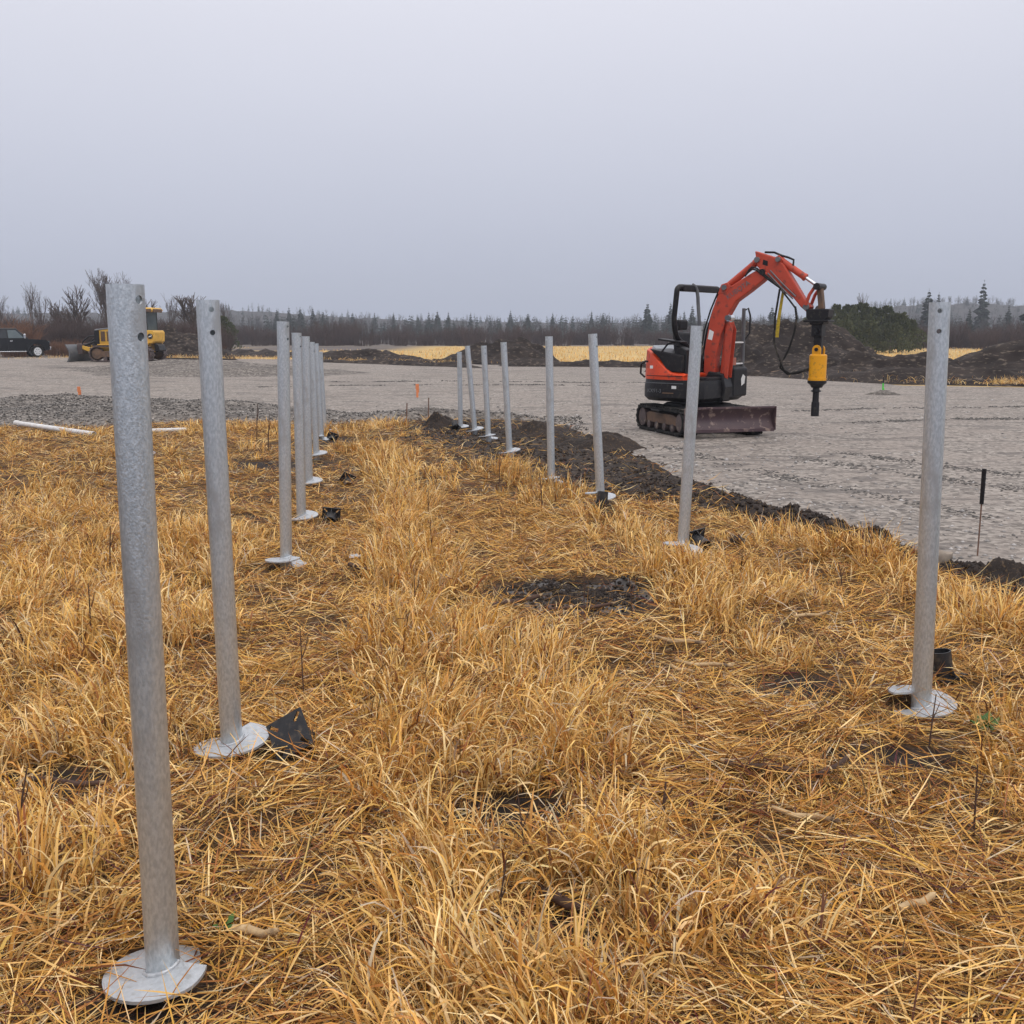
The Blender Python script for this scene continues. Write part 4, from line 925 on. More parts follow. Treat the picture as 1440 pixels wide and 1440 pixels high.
obj('drive_shaft', MB(BMx).lathe([(.02, .83), (.055, .83), (.055, .80), (.062, .79), (.062, .76), (.05, .75), (.052, .60), (.06, .60), (.064, .58), (.064, .37), (.03, .37)], (2.16, 0, 0), (0, 0, 1), 18), 'machine_black', ad_, smooth=35)
obj('lock_pin', MB(BMx).cyl((2.08, 0, .775), (2.24, 0, .775), .014, n=8), 'machine_grey', ad_)
tag(obj('lifting_strap', MB(BMx).prism([(1.53, 2.37), (1.565, 2.37), (1.515, 1.93), (1.50, 1.63), (1.44, 1.63), (1.465, 1.93)], -.02, -.012).prism([(1.51, 2.37), (1.54, 2.37), (1.49, 1.9), (1.46, 1.66), (1.43, 1.66), (1.45, 1.93)], .012, .02), 'strap_yellow', None, loc=(EX, EY, EZ)), 'yellow lifting strap dangling under the excavator arm', 'strap')

# ------------------------------------------------------------------ bulldozer (faces left, 50 m off)
DZX, DZY = -18.5, 50.0
dz = thing('bulldozer', 'yellow bulldozer with enclosed cab and raised grey blade, half hidden by the nearest pile', 'bulldozer', (DZX, DZY, pz1(DZX, DZY)-.03), R(176))
DM = None
for sy in (-1, 1):
    yc = sy*.75
    tk = obj('track', track_loop(DM, yc, .42, .36, 1.15, .40, .05, 34, .05, .05), 'dirty_steel', dz, smooth=35)
    obj('track_frame', MB().prism([(-1.0, .24), (1.0, .24), (1.0, .5), (.2, .56), (-1.0, .5)], yc-.16, yc+.16), 'rust_brown', tk, bevel=.02)
    for xx in (-1.15, 1.15): obj('track_wheel', MB().lathe([(.05, -.16), (.25, -.15), (.30, -.05), (.30, .05), (.25, .15), (.05, .16)], (xx, yc, .40), (0, 1, 0), 18), 'rust_brown', tk, smooth=40)
    for k in range(5): obj('roller', MB().cyl((-.75+k*.375, yc-.17, .17), (-.75+k*.375, yc+.17, .17), .10, n=12), 'dirty_steel', tk, smooth=40)
    obj('fender', MB().box((-.55, sy*.80, .86), (1.5, .46, .06)), 'dozer_yellow', dz, bevel=.01)
    obj('push_arm', MB().prism([(-.2, .42), (1.75, .50), (2.05, .62), (2.05, .78), (1.7, .70), (-.2, .60)], sy*.45-.07, sy*.45+.07), 'dozer_yellow', dz, bevel=.015)
    obj('lift_ram', MB().cyl((.95, sy*.36, 1.15), (1.95, sy*.40, .78), .06, n=12), 'machine_black', dz, smooth=40)
obj('chassis', MB().prism([(-1.2, .45), (1.25, .45), (1.3, .85), (-1.3, .85)], -.5, .5), 'dozer_yellow', dz, bevel=.02)
hood_d = obj('hood', MB().loft([[(1.42, -.42, .85), (1.42, .42, .85), (.10, .5, .85), (.10, -.5, .85)], [(1.36, -.42, 1.50), (1.36, .42, 1.50), (.10, .5, 1.62), (.10, -.5, 1.62)]]), 'dozer_yellow', dz, bevel=.03)
obj('hood_cover', MB().loft([[(1.42, -.45, 1.50), (1.42, .45, 1.50), (.10, .52, 1.63), (.10, -.52, 1.63)], [(1.40, -.40, 1.56), (1.40, .40, 1.56), (.10, .48, 1.69), (.10, -.48, 1.69)]]), 'machine_grey', hood_d)
obj('radiator_grille', MB().box((1.42, 0, 1.17), (.10, .82, .62)).box((1.30, .46, 1.17), (.22, .05, .66)), 'machine_black', hood_d, bevel=.01)
for sy in (-1, 1):
    for xx in (1.0, .70):
        pz_ = obj('side_vent', MB().box((xx, sy*.47, 1.22), (.20, .03, .46)), 'rust_brown', hood_d)
        for k in range(6): obj('louver', MB().box((xx, sy*.49, 1.03+k*.075), (.19, .02, .02), Matrix.Rotation(R(20)*sy, 3, 'X')), 'rust_brown', pz_)
obj('exhaust', MB().cyl((.75, .2, 1.6), (.75, .2, 2.15), .045, n=12), 'machine_black', dz, smooth=40)
obj('cab_body', MB().prism([(-1.27, .88), (.12, .88), (.12, 1.42), (-1.27, 1.42)], -.62, .62), 'dozer_yellow', dz, bevel=.04)
tank = obj('rear_tank', MB().prism([(-1.56, .98), (-1.46, .88), (-.90, .88), (-.90, 1.50), (-1.52, 1.50), (-1.58, 1.4)], -.66, .66), 'dozer_yellow', dz, bevel=.03)
lg = obj('emblem', MB().cyl((-1.40, .64, 1.22), (-1.40, .69, 1.22), .125, n=20), 'machine_black', tank)
deer = [(-.08, -.03), (-.04, .01), (-.01, .02), (.03, .015), (.05, .045), (.045, .075), (.02, .09), (.06, .085), (.055, .06), (.075, .05), (.085, .035), (.065, .03), (.055, .0), (.075, -.035), (.06, -.04), (.035, -.015), (.0, -.015), (-.03, -.025), (-.05, -.06), (-.065, -.055), (-.05, -.03)]
obj('leaping_deer', MB().add([(-1.40-x*1.1, .694, 1.215+z*1.1) for x, z in deer], [tuple(range(len(deer)))]), 'white_paint', lg)
lg2 = obj('emblem', MB().cyl((-1.40, -.64, 1.22), (-1.40, -.69, 1.22), .125, n=20), 'machine_black', tank)
obj('leaping_deer', MB().add([(-1.40-x*1.1, -.694, 1.215+z*1.1) for x, z in deer], [tuple(range(len(deer)-1, -1, -1))]), 'white_paint', lg2)
for xx, yy in ((.08, -.58), (.08, .58), (-1.22, -.58), (-1.22, .58), (-.42, -.6), (-.42, .6)): obj('cab_post', MB().box((xx, yy, 1.92), (.08, .07, 1.02)), 'machine_black', dz, bevel=.01)
obj('cab_roof', MB().loft([[(.25, -.62, 2.40), (.25, .62, 2.40), (-1.50, .62, 2.36), (-1.50, -.62, 2.36)], [(.28, -.66, 2.48), (.28, .66, 2.48), (-1.56, .66, 2.46), (-1.56, -.66, 2.46)], [(.15, -.58, 2.58), (.15, .58, 2.58), (-1.48, .58, 2.56), (-1.48, -.58, 2.56)]]), 'dozer_yellow', dz, bevel=.02)
obj('roof_rear_vent', MB().box((-1.36, .645, 2.42), (.30, .06, .16)).box((-1.54, 0, 2.42), (.06, 1.0, .16)), 'rust_brown', dz, bevel=.01)
obj('window_pane', MB().box((-.82, .585, 1.9), (.72, .012, .95)), 'glass_cab', dz); obj('window_pane', MB().box((-.16, .585, 1.9), (.42, .012, .95)), 'glass_cab', dz)
obj('window_pane', MB().box((-.82, -.585, 1.9), (.72, .012, .95)), 'glass_cab', dz); obj('window_pane', MB().box((-.16, -.585, 1.9), (.42, .012, .95)), 'glass_cab', dz)
obj('window_pane', MB().box((-1.24, 0, 1.9), (.012, 1.08, .95)), 'glass_cab', dz); obj('window_pane', MB().box((.11, 0, 1.9), (.012, 1.08, .95)), 'glass_cab', dz)
obj('seat', MB().box((-.5, 0, 1.5), (.5, .5, .14)).box((-.72, 0, 1.8), (.12, .48, .6)), 'seat_salmon', dz, bevel=.03)
for sy in (-.42, .42): obj('sweep_guard', MB().tube([(1.25, sy, 1.25), (1.7, sy, 1.22), (2.0, sy, 1.0), (2.1, sy, .8)], .035, 8), 'machine_black', dz, smooth=60)
bp_ = []
for i in range(9): t = i/8; bp_.append((2.42-.16*math.sin(t*math.pi)+.06*t, .02+.82*t))
bp_ = bp_+[(x-.05, z) for x, z in reversed(bp_)]
obj('blade', MB().prism(bp_, -1.35, 1.35), 'machine_grey', dz, smooth=30); obj('blade_mount', MB().box((2.16, 0, .62), (.26, 1.1, .5)), 'dirty_steel', dz, bevel=.03)
obj('ripper_hitch', MB().prism([(-1.50, .45), (-1.72, .55), (-1.66, .80), (-1.45, .92)], -.4, .4), 'machine_black', dz, bevel=.02)

# ------------------------------------------------------------------ pickup truck (faces right)
TX, TY = -37.1, 76.0
tr = thing('pickup_truck', 'black crew cab pickup truck with a bed cap at the left edge', 'pickup truck', (TX, TY, pz1(TX, TY)), R(36)); tr.scale = (1.0, 1.04, 1.10)
def arch(cx, r, n=9): return [(cx+r*math.cos(a), .40+r*math.sin(a)) for a in [math.pi*i/(n-1) for i in range(n)]]
side = [(-2.95, .50), (-2.98, .95), (-2.95, 1.22), (1.35, 1.22), (2.55, 1.16), (2.78, 1.02), (2.84, .60), (2.70, .46)]
lowr = list(arch(1.95, .52))+[(1.35, .42), (-1.30, .42)]+list(arch(-1.80, .52))+[(-2.5, .5)]
lower = side+[(2.5, .46)]+lowr
obj('body', MB().prism(lower, -.98, .98), 'truck_black', tr, bevel=.03)
def green(x0, x1, xt0, xt1, z0, z1, w0, w1): return MB().loft([[(x0, -w0, z0), (x1, -w0, z0), (x1, w0, z0), (x0, w0, z0)], [(xt0, -w1, z1), (xt1, -w1, z1), (xt1, w1, z1), (xt0, w1, z1)]])
cabn = obj('cabin', green(-1.02, 1.42, -.92, .62, 1.222, 1.92, .93, .74), 'truck_black', tr, bevel=.04)
cap = obj('bed_cap', green(-2.92, -1.06, -2.80, -1.06, 1.222, 1.96, .95, .80), 'truck_black', tr, bevel=.04)
def side_pane(x0, x1, xt0, xt1, z0, z1, sy, par, name='window_pane', m='glass_dark'):
    def yy(z): return sy*(.93-(z-1.222)/.698*.19+.006)
    obj(name, MB().add([(x0, yy(z0), z0), (x1, yy(z0), z0), (xt1, yy(z1), z1), (xt0, yy(z1), z1)], [(0, 1, 2, 3) if sy < 0 else (3, 2, 1, 0)]), m, par)
for sy in (-1, 1):
    side_pane(-.86, -.02, -.84, -.06, 1.28, 1.80, sy, cabn); side_pane(.06, 1.12, .04, .58, 1.28, 1.80, sy, cabn, m='glass_cab')  # front panes lighter: daylight through the windscreen put into the glass colour
    obj('cap_window', MB().box((-2.0, sy*.90, 1.60), (1.5, .03, .36), Matrix.Rotation(sy*R(11), 3, 'X')), 'glass_dark', cap)
    obj('cap_trim', MB().box((-2.0, sy*.965, 1.26), (1.86, .03, .06)), 'white_paint', cap)
    for xx in (-.70, .22): obj('door_handle', MB().box((xx, sy*1.0, 1.08), (.2, .03, .05)), 'chrome', tr, bevel=.008)
    obj('running_board', MB().box((.0, sy*1.02, .40), (2.4, .10, .05)), 'chrome', tr, bevel=.01)
    obj('wing_mirror', MB().box((1.10, sy*1.12, 1.40), (.14, .2, .3)), 'chrome', tr, bevel=.03)
    obj('door_seam', MB().box((-.0, sy*.983, .85), (.012, .006, .7)), 'machine_black', tr)
    obj('headlight', MB().box((2.76, sy*.78, 1.0), (.12, .34, .16)), 'glass_cab', tr, bevel=.02)
    for xx in (1.95, -1.80):
        wh = obj('wheel', MB().lathe([(.24, -.13), (.37, -.135), (.41, -.08), (.41, .08), (.37, .135), (.24, .13)], (xx, sy*.86, .40), (0, 1, 0), 24), 'rubber', tr, smooth=40)
        obj('rim', MB().lathe([(.03, -.135), (.20, -.142), (.265, -.145), (.27, -.10), (.27, .10), (.265, .145), (.20, .142), (.03, .135)], (xx, sy*.86, .40), (0, 1, 0), 24), 'silver_paint', wh, smooth=30)
        for k in range(6):
            a = k*math.pi/3; obj('spoke_gap', MB().cyl((xx+.15*math.cos(a), sy*.985, .40+.15*math.sin(a)), (xx+.15*math.cos(a), sy*1.008, .40+.15*math.sin(a)), .028, n=8), 'machine_black', wh)
obj('windscreen', MB().add([(1.40, -.86, 1.26), (1.40, .86, 1.26), (.66, .70, 1.88), (.66, -.70, 1.88)], [(0, 1, 2, 3)]), 'glass_dark', cabn)
obj('grille', MB().box((2.84, 0, .92), (.04, 1.1, .32)), 'chrome', tr, bevel=.01); obj('bumper', MB().box((2.84, 0, .60), (.14, 1.9, .2)), 'chrome', tr, bevel=.03); obj('bumper', MB().box((-3.0, 0, .60), (.12, 1.9, .2)), 'chrome', tr, bevel=.03)
obj('roof_rack', MB().box((-2.0, .6, 2.0), (1.5, .04, .05)).box((-2.0, -.6, 2.0), (1.5, .04, .05)), 'chrome', cap)

# ------------------------------------------------------------------ small things on the site
def stake(label, x, y, h, wd, m, head=None, lean=(0, 0), zz=None, name='survey_stake', cat='stake', group='survey stakes'):
    z = zz if zz is not None else pz1(x, y)
    t = thing(name, label, cat, (x, y, z), .3, group); t.rotation_euler = (lean[0], lean[1], .3)
    obj('stake_shaft', MB().box((0, 0, h*.3-.05), (wd, wd*.45, h*.6+.1)), m if head is None else head, t)
    obj('flag_tape', MB().box((0, 0, h*.80), (wd*1.5, wd*.8, h*.40)).box((wd*.7, wd*.3, h*.55), (wd*.5, wd*.2, h*.4)), m, t)
    return t
stake('orange survey stake on the gravel left of the nearest pile', -11.04, 26.25, .34, .05, 'stake_orange')
stake('orange survey stake on the gravel between the two pile rows', -2.55, 27.72, .36, .055, 'stake_orange')
gm = thing('survey_stake', 'green survey stake in a little gravel mound right of the auger', 'stake', (10.33, 28.69, pz1(10.33, 28.69)), 0, 'survey stakes')
obj('stake_shaft', MB().box((0, 0, .24), (.028, .022, .5)), 'machine_black', gm); obj('flag_tape', MB().box((.0, 0, .20), (.034, .03, .24)).box((.02, -.02, .10), (.03, .015, .16)), 'stake_green', gm)
heap('gravel_mound', 'small gravel mound round the green stake', 10.33, 28.69, .75, .6, .26, 55, m='berm_gravel', n=36)
rd = thing('marker_rod', 'rusty thin rod with a black sleeve on top, right of the nearest right pile', 'rod', (3.56, 7.66, pz1(3.56, 7.66)), 0)
obj('rod', MB().cyl((0, 0, -.1), (0, 0, .46), .006, n=8), 'rod_rust', rd); obj('black_sleeve', MB().cyl((0, 0, .40), (0, .0, .67), .0155, .017, n=12), 'machine_black', rd, smooth=40)
for (x, y, h, lab) in ((-1.66, 20.3, .42, 'dark iron pin standing in the straw tip before the gravel berm'), (-2.05, 19.9, .36, 'thin dark pin left of the iron pin at the gravel berm')):
    tag(obj('iron_pin', MB().tube([(0, 0, -.1), (.01, 0, h*.6), (.015, .01, h)], .012, 6), 'rod_rust', None, loc=(x, y, gz1(x, y)+.03)), lab, 'pin')
def white_pipe(label, p, q, r, bend=None):
    pts = [Vector((p[0], p[1], gz1(*p)+.10)), Vector((q[0], q[1], gz1(*q)+.05))]
    t = thing('white_pipe', label, 'pipe', pts[0])
    d = pts[1]-pts[0]
    n = 14; a = d.normalized(); u = a.orthogonal().normalized(); v = a.cross(u)
    rg = [[Vector((0, 0, 0))+e+(u*math.cos(2*math.pi*i/n)+v*math.sin(2*math.pi*i/n))*k for i in range(n)] for e, k in ((d*0, r), (d, r), (d, r*.85), (d*0, r*.85))]
    obj('pipe_wall', MB().loft(rg+[rg[0]], cap=False), 'pvc_white', t, smooth=40)
    obj('end_collar', MB().cyl(d*-.01, d*.05, r*1.15, n=14), 'pvc_white', t, smooth=40)
white_pipe('long white plastic pipe lying at the edge of the gravel, far left', (-8.95, 18.5), (-6.95, 17.0), .045)
white_pipe('short white plastic pipe end right of the nearest pile', (-6.3, 17.2), (-5.85, 18.3), .04)

def rock_mesh(seed, sx, sy, sz, m, sub=2):
    import bmesh
    bm = bmesh.new(); bmesh.ops.create_icosphere(bm, subdivisions=sub, radius=1); r = random.Random(seed)
    ph = [r.uniform(0, 6) for _ in range(6)]
    for v in bm.verts:
        c = v.co; k = 1+.18*math.sin(c.x*2.3+ph[0])*math.cos(c.y*2.7+ph[1])+.12*math.sin(c.z*4+ph[2]+c.x*3)+r.uniform(-.05, .05)
        v.co = Vector((c.x*sx*k, c.y*sy*k, c.z*sz*k))
    me = bpy.data.meshes.new('rock'); bm.to_mesh(me); bm.free(); me.materials.append(MATS[m]); return me
def rock(name, lab, cat, x, y, s, m, seed, up=.3):
    o = link(name, rock_mesh(seed, *s, m), None, smooth=35); o.location = (x, y, max(S(x, y), pz1(x, y) if y > 60 else -9)+s[2]*up); o.rotation_euler = (0, 0, seed); return tag(o, lab, cat)
rock('field_stone', 'round brown field stone in the soil ridge below the marker rod', 'stone', 3.17, 7.38, (.07, .055, .06), 'stone', 3, 1.0)
rock('soil_clod', 'single dark clod lying on the straw right of the second right pile', 'clod', 1.82, 8.1, (.085, .06, .05), 'soil', 5, .6)
heap('soil_clump', 'big dark clump of soil at the right end of the soil ridge', 3.44, 6.92, .36, .28, .24, 8, m='soil', n=50, rough=.6)
heap('soil_clump', 'dark clump of soil beside the last right pile', -1.35, 18.75, .55, .4, .34, 9, m='soil', n=50, rough=.6)
heap('soil_clump', 'dark soil lump behind the fifth right pile at the gravel', .30, 17.1, .85, .5, .30, 12, m='soil', n=54, rough=.65)
heap('soil_clump', 'dark soil lump at the gravel behind the fourth right pile', 1.25, 15.4, 1.0, .6, .28, 14, m='soil', n=54, rough=.7)
rock('soil_clod', 'small black clod in the straw at the far left', 'clod', -5.15, 10.75, (.12, .07, .04), 'soil', 16, .5)
sc_ = MB(); rr_ = random.Random(4); n_ = 7
vv = [((i-3)*.013, (j-3)*.011, abs(rr_.gauss(0, .016))+.012) for j in range(n_) for i in range(n_)]
sc_.add(vv, [(j*n_+i, j*n_+i+1, (j+1)*n_+i+1, (j+1)*n_+i) for j in range(n_-1) for i in range(n_-1)])
so_ = obj('crumpled_wrapper', sc_, 'silver_paint', None, loc=(-1.17, 7.46, S(-1.17, 7.46)+.03)); so_.modifiers.new('s', 'SOLIDIFY').thickness = .002
tag(so_, 'crumpled white wrapper in straw beyond the third left pile', 'wrapper')

# dry cornstalk pieces in the straw: x, y, length, bearing, radius, dark?
STALKS = [(.93, 5.42, .26, 170, .012, 0, 'dark-tipped cornstalk piece in the flat straw below the mud patch'), (.98, 4.98, .28, 176, .010, 0, 'pale cornstalk piece lying level, middle right'), (.85, 4.90, .10, 165, .009, 0, 'short split cornstalk scrap under the pale level stalk'),
          (.76, 4.45, .13, 76, .011, 0, 'short upright-lying cornstalk piece left of the flat straw'), (1.23, 3.70, .20, 40, .013, 1, 'brown cornstalk piece slanting up right, below the nearest right pile'), (.95, 3.72, .26, 172, .013, 1, 'dark level cornstalk in the flat straw, lower right'),
          (-.50, 3.38, .18, -28, .013, 1, 'dark cornstalk piece left of the lower straw ridge'), (.14, 2.78, .20, -44, .017, 1, 'thick dark cornstalk stub in the front straw ridge'), (-.72, 2.62, .14, -20, .012, 0, 'pale frayed cornstalk end right of the nearest helix plate'),
          (-1.08, 7.05, .30, -55, .018, 1, 'long dark cornstalk slanting in the straw beyond the third left pile'), (.02, 6.15, .34, 28, .015, 1, 'brown cornstalk leaning beside the mud patch, left side'), (1.03, 3.33, .22, 165, .010, 0, 'pale flattened cornstalk, lower right'),
          (1.78, 5.9, .22, 8, .010, 0, 'thin pale stalk left of the nearest right pile'), (.42, 6.08, .40, 10, .012, 1, 'long dark stalk along the near rim of the mud patch'), (-1.66, 3.55, .34, -14, .012, 1, 'dark flattened stalk at the left edge of the picture'), (1.18, 2.75, .12, 20, .012, 0, 'pale cornstalk stub in the front right straw')]
for (x, y, l, az, r_, dk, lab) in STALKS:
    a = R(az); z = S(x, y); c, s = math.cos(a)*l/2, math.sin(a)*l/2
    t = thing('cornstalk_piece', lab, 'cornstalk', (x, y, z+.035), 0, 'cornstalk pieces in the straw')
    pts = [(-c, -s, .01), (-c*.3, -s*.3, .018), (c*.4, s*.4, .012), (c, s, .03)]
    obj('stalk', MB().tube(pts, r_, 9, rad=[r_*.9, r_, r_*1.0, r_*.85]), 'dark_stalk' if dk else 'cornstalk', t, smooth=50)
    obj('node_ring', MB().cyl((-c*.34, -s*.34, .017), (-c*.26, -s*.26, .018), r_*1.25, n=9), 'cornstalk', t)
    obj('frayed_end', MB().tube([(c*.96, s*.96, .03), (c*1.12, s*1.12, .036)], r_*.7, 7, rad=[r_*.8, r_*.45]), 'cornstalk', t)
# upright dead weed stems
WS = [(.53, 3.37, .15, .007), (.43, 5.9, .34, .004), (-.57, 5.85, .34, .004), (-.58, 7.3, .34, .005), (-.98, 4.6, .36, .004), (-1.25, 4.35, .40, .004), (-1.6, 3.05, .30, .005), (-1.72, 3.1, .26, .006), (.05, 2.95, .34, .003), (-.05, 2.6, .26, .004), (.72, 5.9, .28, .004), (.3, 9.9, .34, .006), (-.15, 11.6, .4, .006),
      (-3.5, 14.6, .6, .01), (-4.05, 16.2, .6, .01), (-3.1, 15.2, .45, .008), (-2.9, 7.2, .36, .006), (-2.3, 5.4, .34, .005), (1.55, 3.2, .30, .004), (1.72, 4.0, .24, .004), (2.2, 6.6, .22, .005), (-.35, 4.2, .3, .003), (-.75, 9.0, .36, .005)]
WS.sort(key=lambda q: q[1])
for i, (x, y, h, r_) in enumerate(WS):
    q = random.Random(i); lx, ly = q.uniform(-.05, .05), q.uniform(-.05, .05)
    t = thing('weed_stem', 'thin dark dead weed stem standing in the straw, '+ORD[i]+' nearest to the camera', 'weed stem', (x, y, S(x, y)), 0, 'dead weed stems')
    obj('stem', MB().tube([(0, 0, -.02), (lx*.5, ly*.5, h*.55), (lx, ly, h)], r_, 6, rad=[r_, r_*.8, r_*.5]), 'dark_stalk', t)
    obj('side_shoot', MB().tube([(lx*.5, ly*.5, h*.55), (lx*.5+.02, ly*.5+.01, h*.72), (lx*.5+.03, ly*.5+.01, h*.85)], r_*.6, 5, rad=[r_*.6, r_*.5, r_*.3]), 'dark_stalk', t)
def leafy(label, x, y, n, s, seed):
    q = random.Random(seed); t = thing('green_weed', label, 'weed', (x, y, S(x, y)+.02))
    for i in range(n):
        a = q.random()*6.28; l = s*q.uniform(.6, 1.1); tilt = q.uniform(.3, 1.0); wd = l*.28
        c, s_ = math.cos(a), math.sin(a); d = Vector((c*math.cos(tilt), s_*math.cos(tilt), math.sin(tilt))); sv = Vector((-s_, c, 0))*wd
        p = [Vector((0, 0, 0)), d*l*.35+sv*.7, d*l*.7+sv-Vector((0, 0, .01)), d*l-Vector((0, 0, .02*l)), d*l*.7-sv-Vector((0, 0, .01)), d*l*.35-sv*.7, d*l*.5+Vector((0, 0, .008))]
        obj('leaf', MB().add(p, [(0, 1, 6), (1, 2, 6), (2, 3, 6), (3, 4, 6), (4, 5, 6), (5, 0, 6)]), 'leaf_green', t)
leafy('small green leafy weed at the right edge below the nearest right pile', 2.03, 4.18, 11, .085, 1)
leafy('tiny green leaves right of the foot of the nearest pile', -.83, 2.68, 3, .06, 2)
leafy('tuft of green leaves at the left edge in tall straw', -1.98, 4.1, 4, .06, 3)
# logs and roots in the rubble on the right
for i, (x, y, l, az, r_, lab) in enumerate([(14.0, 37.0, 2.6, 8, .07, 'long pale log lying low in the rubble right of the auger'), (11.2, 42.6, 1.6, 160, .09, 'pale log at the foot of the large heap behind the auger'), (17.5, 36.3, 2.2, -12, .06, 'pale branch on the right soil ridge'), (16.4, 38.4, 1.2, 50, .07, 'short root wood on the rubble below the cedars'),
                                             (10.2, 43.3, 1.1, 20, .06, 'pale stick in the heap left of the auger hoses'), (20.4, 34.9, 1.5, 15, .06, 'pale branch at the right end of the soil ridge')]):
    a = R(az); z = gz1(x, y)+.16; c, s = math.cos(a)*l/2, math.sin(a)*l/2
    tag(obj('broken_log', MB().tube([(-c, -s, -.06), (-c*.5, -s*.5, .05), (-c*.1, -s*.1, .02), (c*.4, s*.4, .09), (c, s, .02)], r_, 7, rad=[r_*.7, r_*.62, r_*.66, r_*.5, r_*.2]), 'log_pale', None, smooth=50, loc=(x, y-1.2, z)), lab, 'log', 'logs in the rubble')

# ------------------------------------------------------------------ stones and clods that nobody could count
def pebbles(name, x, y, z, s, cols, lab, cat, m='pebbles', flat=.6):
    n = len(x); base = np.array([(1, 0, 0), (-1, 0, 0), (0, 1, 0), (0, -1, 0), (0, 0, 1), (0, 0, -1), ], float)
    f = np.array([(0, 2, 4), (2, 1, 4), (1, 3, 4), (3, 0, 4), (2, 0, 5), (1, 2, 5), (3, 1, 5), (0, 3, 5)])
    a = RNG.random(n)*6.28; V = base[None]*RNG.uniform(.6, 1.3, (n, 6, 1))*s[:, None, None]
    V = V*np.array([1, .8, flat]); c, q = np.cos(a)[:, None], np.sin(a)[:, None]
    V = np.stack([V[..., 0]*c-V[..., 1]*q+x[:, None], V[..., 0]*q+V[..., 1]*c+y[:, None], V[..., 2]+z[:, None]], -1)
    F = (f[None]+6*np.arange(n)[:, None, None]).reshape(-1, 3)
    T = np.repeat(cols, 6, 0) if cols is not None else None
    return tag(link(name, np_mesh(name, V.reshape(-1, 3), F, m, T)), lab, cat, kind='stuff')
n = 22000; x = RNG.uniform(-16, 1.4, n); y = RNG.uniform(18.2, 27.5, n)
yn = np.interp(x, PNX, PNY)-.3; yt = np.interp(x, BTX, BTY)+(fbm(x*.55, y*.3, 63)-.5)*3.2*sstep(0, -3, x)+.2; k = (y > yn) & (y < yt); x, y = x[k], y[k]
g = (RNG.uniform(.05, .30, len(x))**1.25*1.15*(.55+1.1*fbm(x*.9, y*.9, 66))+np.where(RNG.random(len(x)) < .05, .25, 0))[:, None]; cols = g*np.array([[1, .93, .86]])
pebbles('berm_stones', x, y, np.maximum(berm_h(x, y), pz(x, y))+.008, RNG.uniform(.012, .038, len(x)), cols, 'loose coarse stones covering the gravel berm', 'stones')
n = 12000; yy = 5+RNG.random(n)**1.5*22; xx = RNG.uniform(-.2, .9, n)*yy; sd = pad_sd(xx, yy); k = sd > .05; xx, yy, sd = xx[k], yy[k], sd[k]
k = RNG.random(len(xx)) < np.clip(.85*np.exp(-sd/1.6)+.18*(fbm(xx*.8, yy*.8, 88) > .55), 0, 1); xx, yy = xx[k], yy[k]
g = RNG.uniform(.10, .48, len(xx))[:, None]; pebbles('pad_stones', xx, yy, pz(xx, yy)+.002, RNG.uniform(.006, .022, len(xx))*(1+yy/20), g*np.array([[1, .95, .91]]), 'scattered loose stones on the gravel pad', 'stones')
TRACKS = [[(4.0, 13.9), (4.6, 12.6), (5.4, 11.2), (6.6, 9.9)], [(4.7, 14.6), (5.3, 13.2), (6.2, 11.8), (7.6, 10.6)], [(2.6, 20.5), (5.5, 22.5), (9, 23.5), (13, 24)], [(-8, 33), (-3, 34.5), (3, 34)], [(-7, 36), (-2, 37), (5, 36)], [(6.5, 19.5), (8.5, 20.5), (10.5, 20.5)], [(2.3, 15.5), (2.8, 13.2), (3.6, 11.2), (4.4, 9.2)]]
xs_, ys_ = [], []
for tk_ in TRACKS:
    q = np.array(tk_); t = RNG.random(900)*(len(q)-1); i0 = t.astype(int); fr = (t-i0)[:, None]; c = q[i0]*(1-fr)+q[i0+1]*fr
    c = c+RNG.normal(0, .10, c.shape); k = vn(t*11, t*0, 3) > .42; xs_.append(c[k, 0]); ys_.append(c[k, 1])
x, y = np.concatenate(xs_), np.concatenate(ys_); g = RNG.uniform(.05, .17, len(x))[:, None]
pebbles('track_crumbs', x, y, pz(x, y), RNG.uniform(.010, .034, len(x))*(.5+y/22), g*np.array([[1, .93, .86]]), 'dark damp crumbs thrown up along the track prints on the pad', 'crumbs', flat=.45)
t = RNG.random(6500)*(len(SOIL_LINE)-1); i0 = t.astype(int); fr = t-i0; SL = np.array(SOIL_LINE)
c = SL[i0]*(1-fr[:, None])+SL[np.minimum(i0+1, len(SL)-1)]*fr[:, None]
x = c[:, 0]+RNG.normal(0, .62, len(c))*c[:, 2]; y = c[:, 1]+RNG.normal(0, .62, len(c))*c[:, 2]
pebbles('soil_clods', x, y, np.maximum(soil_h(x, y), gz(x, y))+.005, RNG.uniform(.01, .055, len(x))**1.0*(.35+.65*RNG.random(len(x))), None, 'loose dark soil crumbs along the soil ridge', 'soil crumbs', 'soil', .8)
x = .47+RNG.normal(0, .28, 900); y = 6.62+RNG.normal(0, .24, 900)
pebbles('mud_crumbs', x, y, patch_h(x, y)+.004, RNG.uniform(.006, .03, 900), None, 'wet crumbs of soil in the mud patch', 'soil crumbs', 'soil', .8)

